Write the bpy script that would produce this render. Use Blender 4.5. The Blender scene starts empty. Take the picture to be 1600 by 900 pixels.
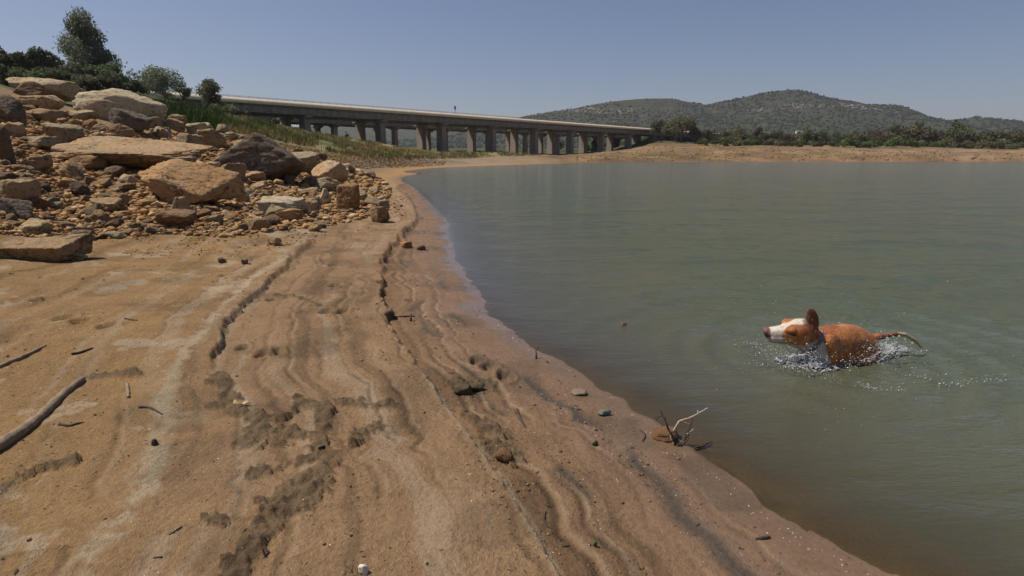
import bpy, bmesh, math, random
import numpy as np
from mathutils import Vector, Matrix, Quaternion

random.seed(7)
RNG = np.random.default_rng(7)
R = math.radians
scene = bpy.context.scene
col = scene.collection

# ------------------------------------------------------------------ camera, sky, sun, exposure
F_PX = 889.0                       # focal length in pixels of the 1600 wide photograph
CAM_H = 1.6
PITCH = math.atan((450 - 244) / F_PX)
cam_data = bpy.data.cameras.new('camera')
cam_data.sensor_width = 36.0
cam_data.lens = 36.0 * F_PX / 1600
cam_data.clip_start = 0.05
cam_data.clip_end = 20000
cam = bpy.data.objects.new('camera', cam_data)
col.objects.link(cam)
cam.location = (0, 0, CAM_H)
cam.rotation_euler = (math.pi / 2 - PITCH, 0, 0)
scene.camera = cam

SUN_DIR = Vector((-0.53, 0.09, 0.84)).normalized()
SUN_EL = math.asin(SUN_DIR.z)
world = bpy.data.worlds.new('World')
scene.world = world
world.use_nodes = True
wn = world.node_tree.nodes
wn.clear()
sky = wn.new('ShaderNodeTexSky')
sky.sky_type = 'NISHITA'
sky.sun_disc = False
sky.sun_elevation = SUN_EL
sky.sun_rotation = math.atan2(SUN_DIR.x, SUN_DIR.y)
sky.altitude = 0
sky.air_density = 1.0
sky.dust_density = 1.0
sky.ozone_density = 5.0
bg = wn.new('ShaderNodeBackground')
bg.inputs['Strength'].default_value = 0.066
wo = wn.new('ShaderNodeOutputWorld')
tint = wn.new('ShaderNodeMix')
tint.data_type = 'RGBA'
tint.blend_type = 'MULTIPLY'
tint.inputs[0].default_value = 1.0
tint.inputs[7].default_value = (1.07, 0.97, 1.0, 1)      # the dusty lilac cast of the summer sky
world.node_tree.links.new(sky.outputs[0], tint.inputs[6])
world.node_tree.links.new(tint.outputs[2], bg.inputs['Color'])
world.node_tree.links.new(bg.outputs[0], wo.inputs['Surface'])

sun_data = bpy.data.lights.new('sun', 'SUN')
sun_data.energy = 4.6
sun_data.angle = R(0.5)
sun_data.color = (1.0, 0.94, 0.84)
sun = bpy.data.objects.new('sun', sun_data)
col.objects.link(sun)
sun.rotation_euler = SUN_DIR.to_track_quat('Z', 'Y').to_euler()
sun.location = (-40, 20, 80)

scene.view_settings.view_transform = 'Standard'
scene.view_settings.look = 'None'
scene.view_settings.exposure = 0.16
scene.view_settings.gamma = 1.0
scene.render.engine = 'CYCLES'
scene.cycles.use_denoising = True
scene.cycles.max_bounces = 8
scene.cycles.transparent_max_bounces = 12
scene.cycles.volume_bounces = 0
scene.cycles.caustics_reflective = False
scene.cycles.caustics_refractive = False

# ------------------------------------------------------------------ numeric helpers
CP, SP = math.cos(PITCH), math.sin(PITCH)


def ray(px, py):
    """direction through a photograph pixel, world space"""
    u, v = (px - 800) / F_PX, -(py - 450) / F_PX
    return np.array([u, CP + v * SP, -SP + v * CP])


def on_z(px, py, z=0.0):
    d = ray(px, py)
    t = (z - CAM_H) / d[2]
    return np.array([0, 0, CAM_H]) + d * t


def x_of(px, y, z):
    return (px - 800) / F_PX * (y * CP + (CAM_H - z) * SP)


def z_of(py, y):
    """height of what is seen at row py at forward distance y (about)"""
    d = ray(800, py)
    return CAM_H + d[2] / d[1] * y


def sstep(a, b, x):
    t = np.clip((x - a) / (b - a), 0, 1)
    return t * t * (3 - 2 * t)


def _hash(ix, iy, iz, seed):
    h = (ix.astype(np.int64) * 374761393 + iy.astype(np.int64) * 668265263
         + iz.astype(np.int64) * 2147483647 + seed * 1274126177)
    h = (h ^ (h >> 13)) * 1274126177
    h = h & 0x7fffffff
    h = (h ^ (h >> 16)) * 2246822519
    return ((h >> 5) & 0xffff) / 65535.0


def noise3(x, y, z, seed=0):
    x, y, z = np.broadcast_arrays(np.asarray(x, float), np.asarray(y, float), np.asarray(z, float))
    ix, iy, iz = np.floor(x), np.floor(y), np.floor(z)
    fx, fy, fz = x - ix, y - iy, z - iz
    ux, uy, uz = fx * fx * (3 - 2 * fx), fy * fy * (3 - 2 * fy), fz * fz * (3 - 2 * fz)
    r = 0
    for dx in (0, 1):
        for dy in (0, 1):
            for dz in (0, 1):
                r = r + _hash(ix + dx, iy + dy, iz + dz, seed) * \
                    (ux if dx else 1 - ux) * (uy if dy else 1 - uy) * (uz if dz else 1 - uz)
    return r * 2 - 1


def noise2(x, y, seed=0):
    x, y = np.broadcast_arrays(np.asarray(x, float), np.asarray(y, float))
    ix, iy = np.floor(x), np.floor(y)
    fx, fy = x - ix, y - iy
    ux, uy = fx * fx * (3 - 2 * fx), fy * fy * (3 - 2 * fy)
    zz = np.zeros_like(ix)
    a, b = _hash(ix, iy, zz, seed), _hash(ix + 1, iy, zz, seed)
    c, d = _hash(ix, iy + 1, zz, seed), _hash(ix + 1, iy + 1, zz, seed)
    return (a * (1 - ux) * (1 - uy) + b * ux * (1 - uy) + c * (1 - ux) * uy + d * ux * uy) * 2 - 1


def fbm2(x, y, oct=4, seed=0):
    r, a = 0, 0.5
    for k in range(oct):
        r = r + a * noise2(np.asarray(x) * 2 ** k + 17.3 * k, np.asarray(y) * 2 ** k - 9.1 * k, seed + k)
        a *= 0.5
    return r


def fbm3(p, oct=3, seed=0):
    r, a = 0, 0.5
    for k in range(oct):
        q = p * 2 ** k + 11.7 * k
        r = r + a * noise3(q[:, 0], q[:, 1], q[:, 2], seed + k)
        a *= 0.5
    return r


def catmull(pts, n=6):
    pts = np.asarray(pts, float)
    p = np.vstack([2 * pts[0] - pts[1], pts, 2 * pts[-1] - pts[-2]])
    out = []
    for i in range(1, len(p) - 2):
        for k in range(n):
            t = k / n
            out.append(0.5 * (2 * p[i] + (p[i + 1] - p[i - 1]) * t
                              + (2 * p[i - 1] - 5 * p[i] + 4 * p[i + 1] - p[i + 2]) * t * t
                              + (-p[i - 1] + 3 * p[i] - 3 * p[i + 1] + p[i + 2]) * t ** 3))
    out.append(pts[-1])
    return np.array(out)


def polydist(x, y, line):
    """unsigned distance, signed side (left of the walking direction positive) and arc length"""
    best = np.full(x.shape, 1e18)
    side = np.zeros(x.shape)
    arc = np.zeros(x.shape)
    acc = 0.0
    for (x0, y0), (x1, y1) in zip(line[:-1], line[1:]):
        dx, dy = x1 - x0, y1 - y0
        L2 = dx * dx + dy * dy
        if L2 == 0:
            continue
        t = np.clip(((x - x0) * dx + (y - y0) * dy) / L2, 0, 1)
        qx, qy = x - (x0 + t * dx), y - (y0 + t * dy)
        d2 = qx * qx + qy * qy
        m = d2 < best
        L = math.sqrt(L2)
        best = np.where(m, d2, best)
        side = np.where(m, np.sign(dx * qy - dy * qx), side)
        arc = np.where(m, acc + t * L, arc)
        acc += L
    return np.sqrt(best), side, arc


def inside(x, y, poly):
    r = np.zeros(x.shape, bool)
    n = len(poly)
    for i in range(n):
        x0, y0 = poly[i]
        x1, y1 = poly[(i + 1) % n]
        if y0 == y1:
            continue
        c = ((y0 > y) != (y1 > y)) & (x < (x1 - x0) * (y - y0) / (y1 - y0) + x0)
        r ^= c
    return r


# ------------------------------------------------------------------ mesh helpers
def new_mesh(name, verts, faces, smooth=False):
    verts = np.asarray(verts, np.float32).reshape(-1, 3)
    me = bpy.data.meshes.new(name)
    if isinstance(faces, np.ndarray):
        k = faces.shape[1]
        me.vertices.add(len(verts))
        me.vertices.foreach_set('co', verts.ravel())
        me.loops.add(faces.size)
        me.loops.foreach_set('vertex_index', faces.astype(np.int32).ravel())
        me.polygons.add(len(faces))
        me.polygons.foreach_set('loop_start', np.arange(0, faces.size, k, dtype=np.int32))
        me.update(calc_edges=True)
    else:
        me.from_pydata([tuple(map(float, v)) for v in verts], [], faces)
        me.update()
    if smooth:
        me.polygons.foreach_set('use_smooth', np.ones(len(me.polygons), bool))
    return me


def link(name, me, material=None, parent=None, loc=None):
    o = bpy.data.objects.new(name, me)
    col.objects.link(o)
    if me is not None and material is not None and not me.materials:
        me.materials.append(material)
    if parent is not None:
        o.parent = parent
    if loc is not None:
        o.location = [float(v) for v in loc]
    return o


def tag(o, label=None, cat=None, group=None, kind=None):
    if label:
        o['label'] = label
    if cat:
        o['category'] = cat
    if group:
        o['group'] = group
    if kind:
        o['kind'] = kind
    return o


def empty(name, loc, rz=0.0):
    o = bpy.data.objects.new(name, None)
    o.empty_display_size = 0.2
    col.objects.link(o)
    o.location = [float(v) for v in loc]
    o.rotation_euler = (0, 0, rz)
    return o


def set_col(me, name, arr):
    a = me.attributes.new(name, 'FLOAT_COLOR', 'POINT')
    arr = np.asarray(arr, np.float32)
    if arr.shape[1] == 3:
        arr = np.hstack([arr, np.ones((len(arr), 1), np.float32)])
    a.data.foreach_set('color', arr.ravel())


def set_float(me, name, arr):
    a = me.attributes.new(name, 'FLOAT', 'POINT')
    a.data.foreach_set('value', np.asarray(arr, np.float32))


class MB:
    """collects boxes, prisms and tubes into one mesh"""
    def __init__(self):
        self.v, self.f = [], []

    def add(self, verts, faces):
        o = len(self.v)
        self.v += [tuple(map(float, p)) for p in verts]
        self.f += [tuple(i + o for i in f) for f in faces]
        return self

    def box(self, x0, x1, y0, y1, z0, z1):
        v = [(x, y, z) for x in (x0, x1) for y in (y0, y1) for z in (z0, z1)]
        f = [(0, 1, 3, 2), (4, 6, 7, 5), (0, 4, 5, 1), (2, 3, 7, 6), (0, 2, 6, 4), (1, 5, 7, 3)]
        return self.add(v, f)

    def frustum(self, lo, hi):
        """lo, hi: (x0,x1,y0,y1,z)"""
        v = []
        for (x0, x1, y0, y1, z) in (lo, hi):
            v += [(x0, y0, z), (x1, y0, z), (x1, y1, z), (x0, y1, z)]
        f = [(3, 2, 1, 0), (4, 5, 6, 7)] + [(i, (i + 1) % 4, 4 + (i + 1) % 4, 4 + i) for i in range(4)]
        return self.add(v, f)

    def prism(self, prof, x0, x1):
        """profile in (y,z) counter clockwise seen from +x, extruded along x"""
        n = len(prof)
        v = [(x0, y, z) for y, z in prof] + [(x1, y, z) for y, z in prof]
        f = [tuple(range(n))[::-1], tuple(range(n, 2 * n))]
        f += [(i, (i + 1) % n, n + (i + 1) % n, n + i) for i in range(n)]
        return self.add(v, f)

    def tube(self, pts, radii, n=8):
        pts = [Vector(p) for p in pts]
        rings = []
        for i, p in enumerate(pts):
            d = (pts[min(i + 1, len(pts) - 1)] - pts[max(i - 1, 0)]).normalized()
            a = d.cross(Vector((0.31, 0.27, 0.91)))
            if a.length < 1e-3:
                a = d.cross(Vector((1, 0, 0)))
            a.normalize()
            b = d.cross(a)
            r = radii[i] if hasattr(radii, '__len__') else radii
            rings.append([p + (a * math.cos(2 * math.pi * k / n) + b * math.sin(2 * math.pi * k / n)) * r
                          for k in range(n)])
        v = [q for rg in rings for q in rg]
        f = []
        for i in range(len(rings) - 1):
            for k in range(n):
                f.append((i * n + k, i * n + (k + 1) % n, (i + 1) * n + (k + 1) % n, (i + 1) * n + k))
        f.append(tuple(range(n))[::-1])
        f.append(tuple((len(rings) - 1) * n + k for k in range(n)))
        return self.add(v, f)

    def build(self, name, material, parent=None, smooth=False, loc=None):
        return link(name, new_mesh(name, self.v, self.f, smooth), material, parent, loc)


def ico(sub):
    bm = bmesh.new()
    bmesh.ops.create_icosphere(bm, subdivisions=sub, radius=1.0)
    bm.verts.ensure_lookup_table()
    v = np.array([p.co[:] for p in bm.verts])
    f = np.array([[q.index for q in t.verts] for t in bm.faces])
    bm.free()
    return v / np.linalg.norm(v, axis=1)[:, None], f


ICO = {k: ico(k) for k in (1, 2, 3, 4, 5, 6)}

# ------------------------------------------------------------------ material helpers
class NT:
    def __init__(self, name):
        self.m = bpy.data.materials.new(name)
        self.m.use_nodes = True
        self.t = self.m.node_tree
        self.t.nodes.clear()
        self.out = self.t.nodes.new('ShaderNodeOutputMaterial')

    def n(self, kind, ins=None, **props):
        nd = self.t.nodes.new('ShaderNode' + kind)
        for k, v in props.items():
            setattr(nd, k, v)
        for k, v in (ins or {}).items():
            self.set(nd.inputs[k], v)
        return nd

    def set(self, sock, v):
        if isinstance(v, bpy.types.NodeSocket):
            self.t.links.new(v, sock)
        elif isinstance(v, bpy.types.Node):
            self.t.links.new(v.outputs[0], sock)
        elif isinstance(v, (tuple, list)) and len(v) == 3 and sock.type == 'RGBA':
            sock.default_value = (*v, 1)
        else:
            sock.default_value = v

    def coords(self, kind='Object'):
        return self.n('TexCoord').outputs[kind]

    def pos(self):
        return self.n('NewGeometry').outputs['Position']

    def mapping(self, vec, scale=(1, 1, 1), rot=(0, 0, 0)):
        return self.n('Mapping', {'Vector': vec, 'Scale': scale, 'Rotation': rot}).outputs[0]

    def noise(self, vec, scale, detail=4, rough=0.55, dist=0.0):
        return self.n('TexNoise', {'Vector': vec, 'Scale': scale, 'Detail': detail, 'Roughness': rough,
                                   'Distortion': dist}).outputs['Fac']

    def ramp(self, fac, stops):
        nd = self.n('ValToRGB', {'Fac': fac})
        el = nd.color_ramp.elements
        while len(el) < len(stops):
            el.new(0.5)
        for e, (p, c) in zip(el, stops):
            e.position = p
            e.color = (c, c, c, 1) if isinstance(c, (int, float)) else (*c, 1)
        return nd.outputs['Color']

    def mix(self, fac, a, b, blend='MIX'):
        nd = self.n('Mix', data_type='RGBA', blend_type=blend)
        self.set(nd.inputs[0], fac)
        self.set(nd.inputs[6], a)
        self.set(nd.inputs[7], b)
        return nd.outputs[2]

    def math(self, op, a, b=None, c=None):
        nd = self.n('Math', operation=op)
        for i, v in enumerate((a, b, c)):
            if v is not None:
                self.set(nd.inputs[i], v)
        return nd.outputs[0]

    def attr(self, name, out='Color'):
        return self.n('Attribute', attribute_name=name).outputs[out]

    def bump(self, h, strength=0.5, dist=0.02, normal=None):
        ins = {'Height': h, 'Strength': strength, 'Distance': dist}
        if normal is not None:
            ins['Normal'] = normal
        return self.n('Bump', ins).outputs[0]

    def bsdf(self, color, rough=0.8, normal=None, **ins):
        nd = self.n('BsdfPrincipled', {'Base Color': color, 'Roughness': rough})
        if normal is not None:
            self.set(nd.inputs['Normal'], normal)
        for k, v in ins.items():
            self.set(nd.inputs[k.replace('_', ' ')], v)
        return nd

    def done(self, shader):
        self.t.links.new(shader.outputs[0], self.out.inputs['Surface'])
        return self.m


def simple(name, c, rough=0.8, var=0.25, scale=6.0, bump=0.2, bdist=0.01, spec=0.3, coord='Object'):
    t = NT(name)
    p = t.coords(coord)
    n1 = t.noise(p, scale, 5)
    n2 = t.noise(p, scale * 7, 3)
    k = t.math('ADD', t.math('MULTIPLY', n1, 0.7), t.math('MULTIPLY', n2, 0.3))
    lo = tuple(x * (1 - var) for x in c)
    hi = tuple(min(1, x * (1 + var)) for x in c)
    b = t.bsdf(t.ramp(k, [(0.3, lo), (0.7, hi)]), rough, t.bump(n2, bump, bdist),
               Specular_IOR_Level=spec)
    return t.done(b)


# ------------------------------------------------------------------ terrain
SHORE_PX = [(1390, 900), (1285, 850), (1195, 780), (1110, 708), (1040, 662), (985, 628), (900, 580), (822, 532), (772, 492),
            (741, 450), (716, 410), (703, 375), (700, 352), (686, 330), (664, 308), (645, 291), (628, 282),
            (632, 276), (648, 273), (652, 271), (632, 268.5), (650, 265), (690, 261.5), (770, 258.5), (850, 256.2), (930, 254.2), (1000, 253), (1100, 252.7),
            (1250, 252.7), (1420, 252.7), (1600, 252.8), (1800, 253)]
SHORE = np.array([on_z(px, py)[:2] for px, py in SHORE_PX])
SHORE = np.vstack([[(70, -70), (16, -22), (5.2, -5), (3.1, -1.0)], SHORE, [(420, 150), (1300, 20)]])
SHORE = np.vstack([SHORE[:3], catmull(SHORE[3:-2], 5), SHORE[-2:]])
LAKE = [tuple(p) for p in SHORE] + [(1300, -200), (200, -200)]


def shore(x, y):
    d, _, s = polydist(x, y, SHORE)
    w = inside(x, y, LAKE)
    wob = 0.05 * noise2(s * 1.7, s * 0 + 3, 91) + 0.03 * noise2(s * 5.3, s * 0 + 9, 92) + 0.014 * noise2(s * 19, s * 0 + 5, 93)
    return np.where(w, -d, d) + wob * np.clip(1.2 - d * 0.1, 0.1, 1), s


def base_z(d):
    dd = np.maximum(d, 0)
    land = 0.62 * (1 - np.exp(-dd * 0.075))
    wet = -1.9 * (1 - np.exp(-np.maximum(-d, 0) * 0.095))
    return np.where(d > 0, land, wet)


CTRL = []
for px, rows in {
    -120: [(6, .5), (9, 1.3), (14, 2.6), (22, 4.6), (32, 6.6), (60, 9.6)],
    0: [(8, .36), (10, .8), (14, 1.75), (20, 3.2), (30, 5.0), (45, 6.5), (60, 8.3), (80, 11.6), (110, 12.5)],
    160: [(8.5, .36), (11, .75), (15, 1.5), (20, 2.3), (30, 3.6), (45, 5), (60, 7), (85, 11.2), (105, 12)],
    300: [(9.5, .33), (13, .65), (18, 1.3), (25, 2.2), (33, 3.1), (45, 4.2), (60, 6.1), (90, 9.0)],
    430: [(11, .3), (16, .6), (24, 1.2), (35, 2.1), (50, 2.8), (65, 4.3), (90, 6.2)],
    530: [(14, .3), (22, .5), (32, .85), (40, 1.2), (58, 1.7), (75, 2.9), (100, 4.4)],
    600: [(25, .3), (45, .55), (65, 1.2), (80, 2.0), (110, 3.2)],
    690: [(90, 0.9), (110, 1.5), (135, 2.3), (161, 3.0), (190, 3.0)],
    480: [(131, 6.9), (150, 6.5)], 598: [(146, 4.6), (170, 4.3)],
    770: [(125, .9), (150, 2.0), (177, 2.9)], 836: [(155, 1.3), (192, 2.3), (220, 2.0)],
    891: [(175, 1.3), (207, 2.0), (235, 2.3)], 939: [(195, 1.9), (222, 3.0), (250, 3.5)],
    979: [(205, 2.7), (237, 5.0), (260, 6)], 1030: [(205, 4.0), (225, 6.0), (256, 7.8)],
    1100: [(195, 2.6), (215, 5.2), (260, 7.0)], 1200: [(190, 2.2), (212, 4.8), (260, 6.2)],
    1300: [(185, 1.8), (205, 4.6), (250, 5.6)], 1450: [(182, 1.7), (200, 4.0), (245, 5)],
    1600: [(180, 1.6), (196, 3.4), (240, 4.6)], 1800: [(180, 1.6), (198, 3.4), (240, 4.6)],
}.items():
    for y, z in rows:
        CTRL.append((x_of(px, y, z), y, z))
CTRL += [(-8, 3, .5), (-15, 3, 1.9), (-30, 0, 6), (-20, -20, 3), (0, -20, .9), (-60, 20, 11), (-120, 100, 14),
         (-200, 300, 12), (0, 400, 7), (200, 400, 8), (-500, 0, 12), (500, 600, 10), (-300, 800, 12),
         (100, 900, 10), (900, 900, 10), (-800, 800, 12), (0, -400, 8), (0, 600, 8), (2000, 2500, 10), (-2000, 2500, 10), (-3000, 0, 10), (0, -3000, 10), (0, 3500, 10), (3000, 2000, 10)]
for p in [(-1, 3), (0, 0), (-2, 1), (-3, 6), (-4, 3), (-5, 0), (-2.2, 9), (-3.4, 12), (-1, -4), (-4, 18), (-5.5, 27)]:
    CTRL.append((p[0], p[1], None))
_c = np.array([(a, b) for a, b, _ in CTRL])
_d, _ = shore(_c[:, 0], _c[:, 1])
_r = np.array([0 if z is None else z for _, _, z in CTRL]) - base_z(_d)
_r = np.where([z is None for _, _, z in CTRL], 0, _r)


def _phi(r2):
    return 0.5 * r2 * np.log(r2 + 1e-9)


def _warp(xy):                                   # compress far distances so that near and far controls weigh alike
    r = np.hypot(xy[:, 0] + 1, xy[:, 1] - 2)
    k = 12 * np.log1p(r / 12) / np.maximum(r, 1e-6)
    return np.stack([(xy[:, 0] + 1) * k, (xy[:, 1] - 2) * k], 1)


_w = _warp(_c)
_A = _phi(((_w[:, None] - _w[None]) ** 2).sum(-1)) + np.eye(len(_w)) * 0.15
_P = np.hstack([np.ones((len(_w), 1)), _w])
_M = np.block([[_A, _P], [_P.T, np.zeros((3, 3))]])
_sol = np.linalg.solve(_M, np.concatenate([_r, np.zeros(3)]))


def rbf(x, y):
    out = np.empty(x.shape)
    flat_x, flat_y, o = x.ravel(), y.ravel(), out.ravel()
    for i in range(0, len(flat_x), 40000):
        q = _warp(np.stack([flat_x[i:i + 40000], flat_y[i:i + 40000]], 1))
        k = _phi(((q[:, None] - _w[None]) ** 2).sum(-1))
        o[i:i + 40000] = k @ _sol[:-3] + _sol[-3] + q @ _sol[-2:]
    return o.reshape(x.shape)


def terrain(x, y):
    """smooth terrain height"""
    d, s = shore(x, y)
    z = base_z(d)
    m = d > 0.8
    if m.any():
        r = rbf(x[m], y[m])
        z[m] += r * sstep(1.0, 6.0, d[m])
        z[m] = np.maximum(z[m], 0.02 + 0.012 * np.minimum(d[m], 20))
    return z, d, s


# polar sheet: fine cells near the viewer's feet, coarse ones far off
def polar(n_front, n_back, radii, half):
    th = np.concatenate([np.linspace(-half, half, n_front), np.linspace(half, 2 * math.pi - half, n_back + 2)[1:-1]])
    rr = np.asarray(radii)
    T, RR = np.meshgrid(th, rr)
    return RR * np.sin(T), RR * np.cos(T), len(th), len(rr)


def polar_faces(nt, nr):
    i, j = np.meshgrid(np.arange(nr - 1), np.arange(nt), indexing='ij')
    j2 = (j + 1) % nt
    f = np.stack([i * nt + j, (i + 1) * nt + j, (i + 1) * nt + j2, i * nt + j2], -1).reshape(-1, 4)
    return f[:, ::-1]


radii = np.concatenate([[0.02, 0.4, 0.8, 1.1], np.geomspace(1.3, 9, 400), np.geomspace(9.1, 330, 320), np.geomspace(350, 4000, 26)])
gx, gy, nt, nr = polar(690, 60, radii, R(52))
X, Y = gx.ravel(), gy.ravel()
Z, D, S = terrain(X, Y)

ZS, DS = Z.reshape(nr, nt).copy(), D.reshape(nr, nt).copy()
TH = np.concatenate([np.linspace(-R(52), R(52), 690), np.linspace(R(52), 2 * math.pi - R(52), 62)[1:-1]])
TH_I = np.append(TH, TH[0] + 2 * math.pi)


def lookup(field, x, y):
    """bilinear read of a field stored on the polar sheet"""
    x, y = np.asarray(x, float), np.asarray(y, float)
    r = np.clip(np.hypot(x, y), radii[0], radii[-1] * .999)
    th = np.arctan2(x, y)
    th = np.where(th < TH[0], th + 2 * math.pi, th)
    fi = np.interp(r, radii, np.arange(len(radii)))
    fj = np.interp(th, TH_I, np.arange(len(TH_I)))
    i = np.minimum(fi.astype(int), nr - 2)
    j = fj.astype(int) % nt
    u, v = fi - i, fj - np.floor(fj)
    j2 = (j + 1) % nt
    return (field[i, j] * (1 - u) * (1 - v) + field[i + 1, j] * u * (1 - v) + field[i, j2] * (1 - u) * v + field[i + 1, j2] * u * v)


def H(x, y):
    return lookup(ZS, x, y)


def ground_at(px, py):
    """point of the terrain seen at a photograph pixel (vectorised march)"""
    px, py = np.atleast_1d(np.asarray(px, float)), np.atleast_1d(np.asarray(py, float))
    u, v = (px - 800) / F_PX, -(py - 450) / F_PX
    dx, dy, dz = u, CP + v * SP, -SP + v * CP
    t = np.full(px.shape, 1.2)
    prev = t.copy()
    hit = np.zeros(px.shape, bool)
    for _ in range(260):
        m = ~hit
        if not m.any():
            break
        z = CAM_H + dz[m] * t[m]
        g = H(dx[m] * t[m], dy[m] * t[m])
        h = z <= g
        idx = np.where(m)[0]
        hit[idx[h]] = True
        go = idx[~h]
        prev[go] = t[go]
        t[go] *= 1.022
    a, b = prev.copy(), t.copy()
    for _ in range(12):
        mid = (a + b) / 2
        under = CAM_H + dz * mid <= H(dx * mid, dy * mid)
        b = np.where(under, mid, b)
        a = np.where(under, a, mid)
    p = np.stack([dx * b, dy * b, CAM_H + dz * b], 1)
    p[:, 2] = H(p[:, 0], p[:, 1])
    return p


def G(px, py):
    return ground_at([px], [py])[0]


def line_on_ground(pts, n=5):
    return catmull(ground_at([p[0] for p in pts], [p[1] for p in pts])[:, :2], n)


LINE_B = line_on_ground([(870, 899), (838, 840), (795, 770), (735, 690), (690, 630), (650, 575), (612, 510), (596, 460), (602, 405),
                         (632, 365), (652, 343), (640, 312), (622, 296), (632, 289)])
LINE_C = line_on_ground([(330, 590), (352, 530), (372, 495), (405, 470), (432, 438), (470, 400), (500, 376)])
MUD = [([(372, 897), (392, 850), (440, 800), (485, 760)], .055), ([(455, 805), (490, 780), (505, 735)], .04), ([(400, 745), (450, 735), (500, 720)], .035),
       ([(498, 720), (494, 690), (508, 668), (500, 640), (465, 628)], .04), ([(390, 690), (440, 680), (490, 690)], .045),
       ([(372, 650), (410, 660), (450, 655)], .04), ([(545, 632), (590, 640), (612, 640)], .05), ([(545, 700), (560, 680), (590, 670)], .04),
       ([(430, 470), (470, 475), (500, 490)], .02), ([(320, 815), (345, 822)], .025), ([(340, 590), (360, 620), (340, 640)], .04),
       ([(395, 655), (420, 690), (470, 700)], .05), ([(130, 595), (165, 590), (215, 588)], .03), ([(0, 775), (50, 745), (110, 722)], .035),
       ([(715, 600), (740, 605), (760, 600)], .05), ([(770, 700), (785, 715), (800, 720)], .045), ([(740, 655), (760, 672), (790, 690)], .04)]
MUD = [(line_on_ground(p, 4), w * 1.1) for p, w in MUD]
PRINTS = [(525, 455, .075), (512, 498, .07), (535, 499, .07), (410, 558, .055), (432, 556, .055), (380, 549, .05), (425, 477, .05), (620, 430, .06), (560, 434, .06),
          (520, 418, .07), (765, 575, .07), (790, 590, .07), (745, 565, .06), (100, 505, .08), (130, 510, .07), (170, 520, .07), (65, 470, .08), (350, 440, .06), (640, 470, .05)]
_pp = ground_at([p[0] for p in PRINTS], [p[1] for p in PRINTS])


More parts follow.
